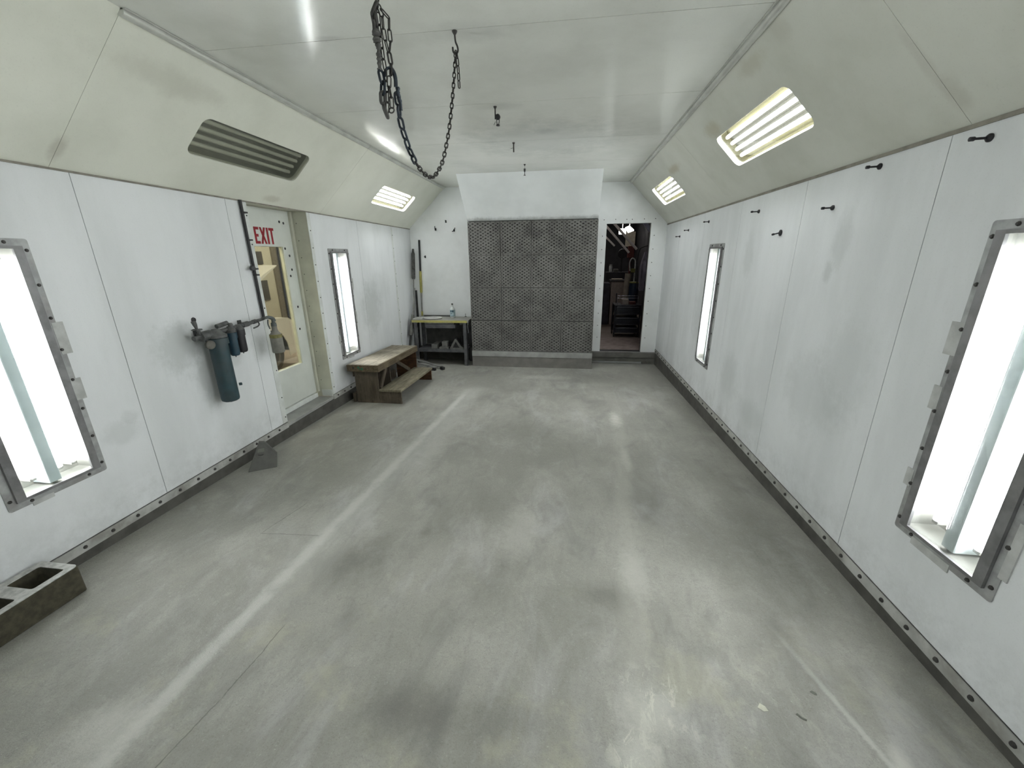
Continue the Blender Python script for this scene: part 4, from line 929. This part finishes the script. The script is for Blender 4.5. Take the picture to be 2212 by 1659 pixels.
bm = BM(); lathe(bm, (.90, 6.74, ZS), (0, 0, 1), [(0, .05), (.15, .045), (.19, .02), (.2, .01)], 12); tag(obj('dark_flask', bm, M['darkrubber'], smooth=True), 'dark rounded flask behind the triangular wheel wedge', 'flask')

# ---------------------------------------------------------------- poles leaning in the corner
t = thing('floor_brush', (.06, 6.62, fz(6.62)), 'pole with a fat grey-black roller head leaning in the back corner', 'roller')
p0, p1 = Vector((.052, 6.62, fz(6.62)+.001)), Vector((.055, 6.955, 1.76)); q = lambda s_: p0.lerp(p1, s_)
bm = BM(); tube(bm, [q(0), q(.74)], .012, 8); obj('pole', bm, M['pole'], t, smooth=True)
bm = BM(); tube(bm, [q(.735), q(.75), q(.95), q(.965), q(.99)], [.025, .032, .03, .02, .017], 12); obj('roller_head', bm, M['brush'], t, 'fat grey-black roller head', smooth=True)
t = thing('push_rod', (.062, 6.26, fz(6.26)), 'grey rod with a black foot crossing the roller pole', 'rod')
p0, p1 = Vector((.075, 6.255, fz(6.255)+.002)), Vector((.075, 6.83, 1.10)); 
bm = BM(); tube(bm, [q(.42), q(1)], [.012, .012], 8); obj('pole', bm, M['pole'], t, smooth=True)
bm = BM(); tube(bm, [q(.40), q(.44), q(.66)], [.03, .036, .02], 10); obj('sleeve', bm, M['dustgrey'], t, 'dusty grey sleeve', smooth=True)
bm = BM(); tube(bm, [q(0), q(.405)], .02, 10); obj('foot', bm, M['darkrubber'], t, 'black rubber foot', smooth=True)
t = thing('black_rod', (.04, 6.965, .4), 'short matt black rod beside the yellow pole', 'rod')
bm = BM(); tube(bm, [(.033, 6.965, zf+.005), (.046, 6.968, 1.05)], .017, 10); obj('shaft', bm, M['darkrubber'], t, smooth=True)
t = thing('yellow_pole', (.12, 6.96, .3), 'tall dark pole with a yellow grip leaning beside the workbench', 'pole')
p0, p1 = Vector((.093, 6.972, zf+.004)), Vector((.165, 6.978, 1.885))
bm = BM(); tube(bm, [q(0.7525), q(1.0)], .0165, 10); obj('upper_shaft', bm, M['black'], t, smooth=True)
bm = BM(); tube(bm, [q(0.5757), q(0.5845), q(0.748), q(0.7542)], [.016, .022, .021, .018], 10); obj('grip', bm, M['yellowtape'], t, 'yellow grip', smooth=True)
bm = BM(); tube(bm, [q(0.4165), q(0.5801)], .013, 10); obj('lower_shaft', bm, M['pole'], t, smooth=True)
bm = BM(); tube(bm, [q(0.3812), q(0.4209)], .017, 10); obj('lower_band', bm, M['yellowtape'], t, 'yellow band', smooth=True)
bm = BM(); tube(bm, [q(0), q(0.383)], .013, 10); obj('lower_shaft', bm, M['pole'], t, smooth=True)

# ---------------------------------------------------------------- folded stand on the floor behind the steps
t = thing('folded_stand', (.45, 6.25, fz(6.2)), 'folded metal stand lying on the floor behind the wooden steps', 'stand')
def bar(a, b, r_, nm, mat, label=None):
    bm = BM(); d = (Vector(b)-Vector(a)); u, w = frame_of(d)
    vs = [[bm.verts.new(Vector(p)+u*x_*r_+w*y_*r_) for x_, y_ in ((-1, -1), (1, -1), (1, 1), (-1, 1))] for p in (a, b)]
    for k in range(4): bm.faces.new((vs[0][k], vs[0][(k+1) % 4], vs[1][(k+1) % 4], vs[1][k]))
    bm.faces.new(vs[0][::-1]); bm.faces.new(vs[1]); return obj(nm, bm, mat, t, label)
g0 = fz(6.3)
bar((.14, 6.47, g0+.09), (.34, 6.42, g0+.055), .012, 'frame_bar', M['ledge']); bar((.34, 6.42, g0+.055), (.66, 6.20, g0+.045), .013, 'frame_bar', M['ledge'])
bar((.14, 6.40, g0+.05), (.46, 6.25, g0+.045), .014, 'frame_bar', M['ledge']); bar((.50, 6.12, g0+.03), (.60, 6.10, g0+.03), .02, 'foot', M['darkrubber'], 'black foot'); bar((.46, 6.16, g0+.03), (.62, 6.28, g0+.04), .012, 'frame_bar', M['ledge'])
bar((.66, 6.20, g0+.035), (.72, 6.16, g0+.03), .022, 'foot', M['darkrubber'], 'black foot'); bar((.14, 6.47, g0+.005), (.16, 6.46, g0+.09), .01, 'frame_bar', M['ledge'])
bar((.38, 6.34, g0+.006), (.38, 6.34, g0+.05), .01, 'frame_bar', M['ledge'])

# ---------------------------------------------------------------- wheel chock and concrete block on the floor
ck = thing('wheel_chock', (.19, 2.72, fz(2.72)), 'grey wedge-shaped wheel chock with an oval hole, on the floor by the wall', 'wheel chock')
A_ = Vector((.138, 2.613, 0)); d_ = Vector((.171, .116, 0)).normalized(); n_ = Vector((-d_.y, d_.x, 0))
lean = Vector((0, 0, 1))
CK = Fr((A_.x, A_.y, fz(2.66)-.002), d_, (n_*.30+Vector((0, 0, .954))), (n_*-1))
out = [(0, 0), (.207, 0), (.222, .105), (.157, .205), (.143, .222), (.105, .228), (.093, .20)]
hole = [(.108+.021*math.cos(2*PI*k/12), .128+.0095*math.sin(2*PI*k/12)) for k in range(12)]
bm = BM(); poly(bm, out, [hole], CK, 0, -.018); obj('front_plate', bm, M['chock'], ck)
bm = BM(); poly(bm, [(a, b*.97) for a, b in out], [], Fr(CK(0, 0, -.0185), CK.u, Vector((0, 0, 1))+n_*.25, CK.w), 0, -.028); obj('chock_body', bm, M['chock'], ck)
bm = BM(); poly(bm, [(.085, .150), (.135, .150), (.140, .178), (.094, .178)], [], CK, .0003, .003); obj('pad', bm, M['chocklight'], ck, 'paler worn pad')
bm = BM(); lathe(bm, CK(.108, .128, -.016), CK.w, [(-.001, .026), (0, .026)], 12); obj('hole_back', bm, M['plug'], ck)

bk = thing('concrete_block', (.14, 1.17, fz(1.17)), 'olive hollow concrete block with dusty top, on the floor under the wall lamp', 'concrete block')
z0b, z1b = fz(1.36)+.003, .118
x0b, x1b, y0b, y1b = .026, .258, .975, 1.372
cells = [rect(.065, .222, 1.205, 1.335, .012, 3), rect(.065, .222, 1.01, 1.145, .012, 3)]
bm = BM(); poly(bm, rect(x0b, x1b, y0b, y1b, .02, 4), cells, Fr((0, 0, 0), (1, 0, 0), (0, 1, 0), (0, 0, 1)), z0b, z1b-.004)
for v in bm.verts:
    if v.co.z < z1b-.01: v.co.z += -SL*(v.co.y-1.36)
obj('block_body', bm, M['block'], bk)
bm = BM(); poly(bm, rect(x0b+.001, x1b-.003, y0b+.001, y1b-.003, .02, 4), cells, Fr((0, 0, 0), (1, 0, 0), (0, 1, 0), (0, 0, 1)), z1b-.004, z1b); obj('dust_layer', bm, M['blocktop'], bk, 'pale dust on the block top')

# paint flakes on the floor
def flake(pts, mat, label):
    bm = BM(); vs = [bm.verts.new((x, y, fz(y)+.0012+.0016*(k % 2))) for k, (x, y) in enumerate(pts)]; bm.faces.new(vs)
    r_ = bmesh.ops.extrude_face_region(bm, geom=bm.faces[:]); bmesh.ops.translate(bm, verts=[v for v in r_['geom'] if isinstance(v, bmesh.types.BMVert)], vec=(0, 0, -.0012))
    tag(obj('paint_flake', bm, mat), label, 'paint flake', 'paint flakes on the floor')
flake([(3.582, 1.183), (3.588, 1.186), (3.600, 1.174), (3.612, 1.167), (3.609, 1.162), (3.598, 1.165)], M['flake'], 'long dark paint flake on the bare concrete floor')
flake([(3.680, 1.279), (3.690, 1.283), (3.702, 1.276), (3.700, 1.266), (3.692, 1.268)], M['flake'], 'small rounded dark paint flake on the concrete floor')
flake([(3.452, 1.19), (3.466, 1.206), (3.482, 1.198), (3.486, 1.18), (3.47, 1.178)], M['flakepale'], 'curling pale paint flake on the concrete floor')
# ---------------------------------------------------------------- the workshop beyond the open doorway
def sbox(name, a, b, mat, kind='structure', bev=0):
    bm = BM(); box(bm, a, b, bev); return tag(obj(name, bm, mat), kind=kind)
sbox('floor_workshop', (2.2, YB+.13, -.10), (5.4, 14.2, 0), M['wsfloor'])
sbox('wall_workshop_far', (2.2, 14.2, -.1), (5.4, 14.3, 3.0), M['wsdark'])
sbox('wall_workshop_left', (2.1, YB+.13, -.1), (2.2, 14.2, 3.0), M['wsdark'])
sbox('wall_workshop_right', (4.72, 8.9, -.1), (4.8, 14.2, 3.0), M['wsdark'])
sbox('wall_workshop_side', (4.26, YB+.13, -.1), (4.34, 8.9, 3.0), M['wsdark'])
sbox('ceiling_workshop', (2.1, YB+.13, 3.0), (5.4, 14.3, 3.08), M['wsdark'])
sbox('trim_8', (DX0-.3, YB+.13, .0), (DX1+.3, 8.28, .012), M['wsmat'])
def wthing(name, label, cat, bm, mat, smooth=False, group=None): return tag(obj(name, bm, mat, smooth=smooth), label, cat, group)
def slat(a, b, w, d, label):
    bm = BM(); a, b = Vector(a), Vector(b); t_ = (b-a).normalized(); u = Vector((0, 1, 0)); v = t_.cross(u)
    vs = [[bm.verts.new(p+u*x_*d+v*y_*w) for x_, y_ in ((-1, -1), (1, -1), (1, 1), (-1, 1))] for p in (a, b)]
    for k in range(4): bm.faces.new((vs[0][k], vs[0][(k+1) % 4], vs[1][(k+1) % 4], vs[1][k]))
    bm.faces.new(vs[0][::-1]); bm.faces.new(vs[1]); wthing('roof_brace', label, 'roof brace', bm, M['brace'], group='pale slanting braces beyond the doorway')
slat((3.28, 9, 2.345), (3.93, 9, 1.655), .021, .02, 'middle pale slanting brace seen through the open doorway')
slat((3.33, 9, 2.50), (4.08, 9, 1.72), .024, .02, 'uppermost pale slanting brace, in front of the workshop lamps')
slat((3.28, 9, 2.12), (3.63, 9, 1.79), .018, .02, 'lowest and shortest pale slanting brace beyond the doorway')
bm = BM(); vs = [[bm.verts.new((x_, y_, z_)) for x_, z_ in ((3.74, 2.30), (3.83, 2.32), (4.02, 2.06), (4.03, 1.955))] for y_ in (7.4, 7.44)]
for k in range(4): bm.faces.new((vs[0][k], vs[0][(k+1) % 4], vs[1][(k+1) % 4], vs[1][k]))
bm.faces.new(vs[0][::-1]); bm.faces.new(vs[1]); wthing('lilac_beam', 'lilac-grey slanting beam just inside the doorway top', 'beam', bm, M['lilac'])
bm = BM(); vs = [bm.verts.new(p) for p in ((4.20, 12, 2.30), (4.32, 12.1, 2.352), (4.43, 12, 2.24), (4.265, 11.9, 2.18))]; bm.faces.new(vs)
r_ = bmesh.ops.extrude_face_region(bm, geom=bm.faces[:]); bmesh.ops.translate(bm, verts=[v for v in r_['geom'] if isinstance(v, bmesh.types.BMVert)], vec=(0, .03, .03)); box(bm, (4.31, 12.04, 2.3), (4.32, 12.05, 3.0)); wthing('workshop_lamp', 'large bright lamp panel beyond the doorway', 'lamp', bm, M['wslamp'])
bm = BM(); box(bm, (4.07, 12.3, 2.17), (4.26, 12.35, 2.32), .01); box(bm, (4.16, 12.32, 2.32), (4.17, 12.33, 3.0)); wthing('workshop_lamp', 'small bright lamp partly behind a slanting brace', 'lamp', bm, M['wslamp'])
bm = BM(); box(bm, (4.38, 13.2, 1.86), (4.66, 13.25, 2.28)); wthing('wall_board', 'tan board on the workshop wall under the bright lamp', 'board', bm, M['wsbeige'])
# tool cart
tc = thing('tool_cart', (3.9, 8.6, 0), 'black three-tier tool cart with steel rails inside the doorway', 'cart')
X0, X1, Y0, Y1 = 3.645, 4.165, 8.4, 8.85
def tp(nm, mat, label, *bx, bev=.004):
    bm = BM()
    for a, b in bx: box(bm, a, b, bev)
    return obj(nm, bm, mat, tc, label)
for x in (X0, X1-.03):
    for y in (Y0, Y1-.03): tp('post', M['cartblack'], None, ((x, y, .08), (x+.03, y+.03, .63)))
for za, zb_ in ((.085, .20), (.25, .40), (.46, .62)):
    d = tp('drawer', M['cartblack'], None, ((X0+.032, Y0+.004, za), (X1-.032, Y1-.01, zb_)))
    bm = BM(); box(bm, (X0+.06, Y0-.012, zb_-.012), (X1-.04, Y0+.003, zb_-.004)); obj('pull_rail', bm, M['chrome'], d, 'steel pull rail')
    bm = BM(); box(bm, (X0+.06, Y0-.004, za+.012), (X1-.04, Y0+.003, za+.017)); obj('trim_line', bm, M['chrome'], d)
tp('top_tray', M['cartblack'], None, ((X0, Y0, .63), (X1, Y1, .65)))
for x in (X0+.06, X1-.08): tp('upright', M['cartblack'], None, ((x, Y1-.06, .65), (x+.02, Y1-.04, .85)))
for z in (.785, .832):
    bm = BM(); tube(bm, [(X0+.05, Y0+.02, z), (X1-.06, Y0+.02, z)], .006, 8); obj('top_rail', bm, M['chrome'], tc, 'steel top rail')
for x in (X0+.055, X1-.065):
    bm = BM(); tube(bm, [(x, Y0+.02, .65), (x, Y0+.02, .84)], .005, 6); obj('rail_post', bm, M['chrome'], tc)
for x in (X0+.02, X1-.02):
    for y in (Y0+.03, Y1-.03):
        bm = BM(); lathe(bm, (x-.012, y, .036), (1, 0, 0), [(0, .034), (.024, .034)], 12); box(bm, (x-.014, y-.01, .04), (x+.014, y+.01, .084)); obj('caster', bm, M['darkrubber'], tc)
bm = BM(); box(bm, (3.80, 8.5, .651), (3.93, 8.75, .75), .004); wthing('small_carton', 'brown carton on the top tray of the black cart', 'carton', bm, M['card'])
bm = BM(); box(bm, (3.95, 8.55, .651), (4.08, 8.7, .70), .004); wthing('red_case', 'dark red case on the top tray of the black cart', 'case', bm, M['redbox'])
# tan cabinet with things on it
cb = thing('tan_cabinet', (3.86, 10.2, 0), 'tan cabinet with a dark worktop behind the black cart', 'cabinet')
bm = BM(); box(bm, (3.715, 10.0, .0), (4.03, 10.5, 1.02), .004); obj('body', bm, M['card'], cb)
bm = BM(); box(bm, (3.70, 9.98, 1.022), (4.06, 10.52, 1.045)); obj('worktop', bm, M['wsdark'], cb)
bm = BM(); box(bm, (3.20, 10.0, .0), (3.69, 10.5, .98), .004); wthing('dark_crate', 'dark crate standing beside the tan cabinet', 'crate', bm, M['coatdark'])
bm = BM(); box(bm, (3.63, 10.53, .0), (4.2, 10.9, 1.21), .004); wthing('dark_shelf_unit', 'dark shelf unit behind the tan cabinet', 'shelf unit', bm, M['wsdark'])
wj = thing('white_jar', (3.74, 10.68, 1.211), 'white lidded jar on the dark shelf unit beyond the doorway', 'jar')
bm = BM(); lathe(bm, (3.745, 10.68, 1.211), (0, 0, 1), [(0, .038), (.13, .042), (.15, .032)], 12); obj('body', bm, M['bottlewhite'], wj, smooth=True)
bm = BM(); lathe(bm, (3.745, 10.68, 1.362), (0, 0, 1), [(0, .034), (.03, .034)], 12); obj('lid', bm, M['bottlewhite'], wj)
bm = BM(); box(bm, (3.82, 10.6, 1.211), (3.93, 10.8, 1.28), .004); wthing('pale_box', 'small pale box beside the white lidded jar', 'box', bm, M['dustgrey'])
bm = BM(); box(bm, (3.735, 10.05, 1.046), (3.98, 10.3, 1.075), .003); wthing('paper_stack', 'tan stack of paper on the worktop of the tan cabinet', 'paper stack', bm, M['paperroll'])
bm = BM(); tube(bm, [(3.96, 9.45, 0.0), (4.02, 9.5, 1.22)], [.07, .07], 14); wthing('paper_roll', 'tall tan roll of paper standing behind the black cart', 'paper roll', bm, M['paperroll'], True)
bu = thing('blue_bucket', (4.12, 9.25, .0), 'blue drum with a yellow rim standing behind the black cart', 'drum')
bm = BM(); lathe(bm, (4.12, 9.25, .0), (0, 0, 1), [(0, .09), (.96, .10), (1.03, .10)], 16); obj('body', bm, M['blue'], bu, smooth=True)
bm = BM(); lathe(bm, (4.12, 9.25, 1.031), (0, 0, 1), [(0, .105), (.02, .105), (.026, .08)], 16); obj('rim', bm, M['lime'], bu, 'yellow rim')
bm = BM(); lathe(bm, (4.0, 10.6, 1.65), (0, 1, 0), [(0, .10), (.03, .11), (.05, .11), (.07, .05)], 18); box(bm, (3.985, 10.68, 1.2105), (4.015, 10.70, 1.66)); wthing('hose_reel', 'dark round hose reel on the dark shelf unit beyond the doorway', 'hose reel', bm, M['black'])
bm = BM(); box(bm, (4.01, 9.7, 1.55), (4.14, 9.85, 1.80), .006); box(bm, (4.06, 9.8, 0), (4.10, 9.84, 1.56)); wthing('red_cabinet', 'red box on a post below the pale braces', 'box', bm, M['redbox'])
bm = BM(); tube(bm, smooth_path([(4.02, 9.3, 1.28), (4.005, 9.3, 1.45), (4.04, 9.3, 1.535), (4.09, 9.3, 1.53), (4.12, 9.3, 1.45), (4.12, 9.3, 1.05)], 5), .013, 8); wthing('white_hose', 'arched white hose above the yellow-rimmed drum', 'hose', bm, M['bottlewhite'], True)
bm = BM(); box(bm, (4.035, 9.24, 1.25), (4.12, 9.2866, 1.33), .005); wthing('lime_pouch', 'lime yellow pouch hanging under the white hose', 'pouch', bm, M['lime'])
bm = BM(); tube(bm, smooth_path([(4.24, 7.9, 1.74), (4.15, 7.9, 1.77), (4.04, 8.0, 1.75), (3.98, 8.05, 1.68), (3.96, 8.05, 1.45), (4.0, 8.05, 1.0)], 5), .012, 8); wthing('black_hose', 'looped dark hose hanging from the side wall beyond the doorway', 'hose', bm, M['black'], True)
def coat(cx, cy, zt, zb_, wx, wy, mat, label, seed):
    rn = random.Random(seed); bm = BM(); R = []; n = 22
    for j in range(9):
        f = j/8; z = zt+(zb_-zt)*f; s_ = .35+.65*min(1, f*3.2)
        R.append([bm.verts.new((cx+s_*wx*math.cos(a)*(1+.16*math.sin(5*a+seed+f*2))+rn.uniform(-.006, .006), cy+s_*wy*math.sin(a)*(1+.18*math.sin(7*a+f*3))+rn.uniform(-.006, .006), z+rn.uniform(-.01, .01))) for a in (2*PI*k/n for k in range(n))])
    for A2, B2 in zip(R, R[1:]):
        for k in range(n): bm.faces.new((A2[k], A2[(k+1) % n], B2[(k+1) % n], B2[k]))
    bm.faces.new(R[0][::-1]); bm.faces.new(R[-1]); wthing('work_coat', label, 'coat', bm, mat, True, 'coats hung on the side wall')
coat(4.165, 8.35, 1.66, .95, .09, .2, M['coat'], 'pale lilac-grey work coat hanging beyond the doorway', 1)
coat(4.20, 7.75, 1.50, .85, .055, .2, M['coatdark'], 'dark work coat hanging closest to the doorway edge', 2)
# unseen area lights added to brighten the workshop, one near the doorway
def area(name, loc, rot, sx, sy, power, col):
    L = bpy.data.lights.new(name, 'AREA'); L.shape = 'RECTANGLE'; L.size = sx; L.size_y = sy; L.energy = power; L.color = col
    o = bpy.data.objects.new(name, L); COL.objects.link(o); o.location = loc; o.rotation_euler = rot; return o
area('workshop_fill_light', (3.4, 11.0, 2.95), (0, 0, 0), .6, 1.2, 1.7, (1, .93, .85))
area('workshop_fill_light', (2.9, 8.6, 2.95), (0, 0, 0), .5, .8, .8, (1, .93, .88))

# ---------------------------------------------------------------- the next bay, seen through the exit door's pane
BF = -.22
sbox('floor_bay', (-6.2, 1.0, BF-.1), (-.36, 12.0, BF), M['bayfloor'])
wby = struct('wall_bay_far')
bm = BM(); box(bm, (-4.1, 1.0, BF), (-4.0, 8.83, 3.0)); obj('wall_sheet', bm, M['bayyellow'], wby)
bm = BM(); box(bm, (-4.1, 8.83, 1.88), (-4.0, 9.6, 3.0)); obj('wall_sheet', bm, M['bayyellow'], wby)
bm = BM(); box(bm, (-4.1, 9.6, BF), (-4.0, 12.0, 3.0)); obj('wall_sheet', bm, M['bayyellow'], wby)
bm = BM(); box(bm, (-4.04, 8.75, BF), (-3.96, 8.90, 1.93)); obj('post', bm, M['baybrown'], wby)
sbox('wall_bay_beyond', (-5.6, 8.2, BF), (-5.5, 11.0, 3.0), M['baydark'])
for k, (a, b, c_, d_2) in enumerate(((8.10, 8.455, 1.495, 1.76), (8.05, 8.47, .72, 1.15))):
    bm = BM(); box(bm, (-3.999, a, c_), (-3.975, b, d_2), .003); t_ = tag(obj('window_%d' % (k+1), bm, M['baydark']), kind='structure')
sbox('wall_bay_end', (-6.2, 12.0, BF), (-.36, 12.1, 3.0), M['bayyellow'])
sbox('wall_bay_front', (-6.2, .9, BF), (-.36, 1.0, 3.0), M['bayyellow'])
sbox('ceiling_bay', (-6.2, .9, 3.0), (-.36, 12.1, 3.08), M['bayyellow'])
bm = BM(); box(bm, (-5.3, 11.2, 2.02), (-5.0, 11.5, 2.10)); box(bm, (-5.16, 11.34, 2.10), (-5.14, 11.36, 3.0)); wthing('bay_lamp', 'small bright lamp seen through the exit door pane', 'lamp', bm, M['baylamp'])
bm = BM(); box(bm, (-2.2, 5.0, 2.93), (-.9, 5.25, 2.99)); wthing('bay_fill_strip', 'added unseen strip light in the next bay, above the white car', 'lamp', bm, M['baylamp'])  # unseen glowing strip added to light the bay
bm = BM(); box(bm, (-2.2, 8.0, 2.93), (-.9, 8.25, 2.99)); wthing('bay_fill_strip', 'added unseen strip light in the next bay, past the white car', 'lamp', bm, M['baylamp'])  # second unseen strip, added for the far half of the bay
# white car with its bonnet up, nose towards +y
car = thing('car', (-2.9, 4.6, BF), 'white car with raised bonnet seen through the exit door pane', 'car')
XS0, XS1 = -2.05, -3.75
def arc(cy, cz, r_, a0, a1, n=9): return [(cy+r_*math.cos(a0+(a1-a0)*k/n), cz+r_*math.sin(a0+(a1-a0)*k/n)) for k in range(n+1)]
zf_ = BF; WC = zf_+.30; Y1w, Y2w = 5.86, 3.1; RA = .40
body = [(6.62, zf_+.28), (6.64, zf_+.55), (6.56, zf_+.72), (6.35, zf_+.86), (5.9, zf_+.90), (5.0, zf_+.93), (2.5, zf_+.95), (2.1, zf_+.9), (2.05, zf_+.5), (2.1, zf_+.22)]
low = [(Y2w-RA, zf_+.22)]+arc(Y2w, WC+.02, RA, PI, 0)+[(Y2w+RA, zf_+.2), (Y1w-RA, zf_+.2)]+arc(Y1w, WC+.02, RA, PI, 0)+[(Y1w+RA, zf_+.22)]
SIDE = Fr((XS0, 0, 0), (0, 1, 0), (0, 0, 1), (1, 0, 0))
bm = BM(); poly(bm, body+low, [], SIDE, 0, -.014); obj('fender_side', bm, M['carwhite'], car)
ftop = [(6.62, zf_+.60), (6.56, zf_+.72), (6.35, zf_+.86), (5.9, zf_+.90), (5.0, zf_+.93), (2.5, zf_+.95), (2.5, zf_+.92), (5.0, zf_+.90), (5.9, zf_+.87), (6.33, zf_+.83), (6.53, zf_+.70), (6.59, zf_+.60)]
bm = BM(); poly(bm, ftop, [], SIDE, -.0145, -.2); obj('fender_top', bm, M['carwhite'], car)
for yw in (Y2w, Y1w):
    bm = BM(); poly(bm, arc(yw, WC+.02, RA+.02, PI, 0)+arc(yw, WC+.02, RA+.001, 0, PI), [], SIDE, -.0145, -.28); obj('arch_liner', bm, M['arch'], car, 'dark wheel arch liner')
bm = BM(); poly(bm, body+low, [], Fr((XS1, 0, 0), (0, 1, 0), (0, 0, 1), (1, 0, 0)), 0, .16); obj('fender_side', bm, M['carwhite'], car)
core = [(6.6, zf_+.28), (6.62, zf_+.55), (6.5, zf_+.70), (6.3, zf_+.72), (5.05, zf_+.74), (5.0, zf_+.92), (2.5, zf_+.94), (2.1, zf_+.88), (2.1, zf_+.25)]
bm = BM(); poly(bm, core, [], Fr((XS0-.30, 0, 0), (0, 1, 0), (0, 0, 1), (1, 0, 0)), 0, XS1-XS0+.46); obj('chassis', bm, M['arch'], car, 'dark engine bay and underside')
bm = BM(); poly(bm, [(6.62, zf_+.24), (6.70, zf_+.34), (6.70, zf_+.55), (6.60, zf_+.72), (6.55, zf_+.72), (6.55, zf_+.24)], [], Fr((XS0-.02, 0, 0), (0, 1, 0), (0, 0, 1), (1, 0, 0)), 0, XS1-XS0+.04); obj('bumper', bm, M['carwhite'], car)
bm = BM(); poly(bm, [(5.0, zf_+.93), (4.3, zf_+1.36), (3.0, zf_+1.38), (2.4, zf_+.95)], [], Fr((XS0-.12, 0, 0), (0, 1, 0), (0, 0, 1), (1, 0, 0)), 0, XS1-XS0+.24); cab = obj('cabin', bm, M['carwhite'], car)
for x, s_ in ((XS0-.118, 1), (XS1+.118, -1)):
    bm = BM(); poly(bm, [(4.82, zf_+.98), (4.27, zf_+1.31), (3.1, zf_+1.32), (2.65, zf_+.98)], [], Fr((x, 0, 0), (0, 1, 0), (0, 0, 1), (s_, 0, 0)), 0, .006); obj('side_glass', bm, M['baydark'], cab, 'dark side glass')
bm = BM(); ho = [(5.02, zf_+.95), (5.6, 1.10), (6.05, 1.345), (6.33, 1.485), (6.345, 1.505), (6.0, 1.37), (5.5, 1.10), (4.98, zf_+.98)]
poly(bm, ho, [], Fr((XS0-.03, 0, 0), (0, 1, 0), (0, 0, 1), (1, 0, 0)), 0, XS1-XS0+.06); obj('bonnet', bm, M['carwhite'], car, 'raised white bonnet')
for y in (Y1w, Y2w):
    for x, s_ in ((XS0-.03, 1), (XS1+.03, -1)):
        bm = BM(); lathe(bm, (x, y, WC), (s_, 0, 0), [(-.17, .21), (-.17, .285), (-.14, .298), (-.03, .298), (0, .28), (.004, .21), (-.02, .20)], 28); wq = obj('wheel', bm, M['tyre'], car, 'dark tyre', smooth=True)
        bm = BM(); lathe(bm, (x, y, WC), (s_, 0, 0), [(-.05, .2), (-.012, .2), (-.02, .18), (-.045, .15), (-.03, .06), (-.012, .05), (-.01, .02)], 24); obj('rim', bm, M['rimgrey'], wq, 'grey wheel rim', smooth=True)
area('bay_fill_light', (-1.0, 5.0, 2.9), (0, -.3, 0), .5, 2.6, 9, (1, .95, .80))  # unseen area light added so the car's near side is lit
area('bay_fill_light', (-2.6, 8.3, 2.9), (0, 0, 0), 1.2, 1.2, 9, (1, .95, .80))  # unseen area light added to brighten the far bay wall
area('bay_fill_light', (-1.2, 2.6, 2.9), (0, 0, 0), .5, 1.2, 10, (1, .95, .80))  # unseen area light added to brighten the window lining
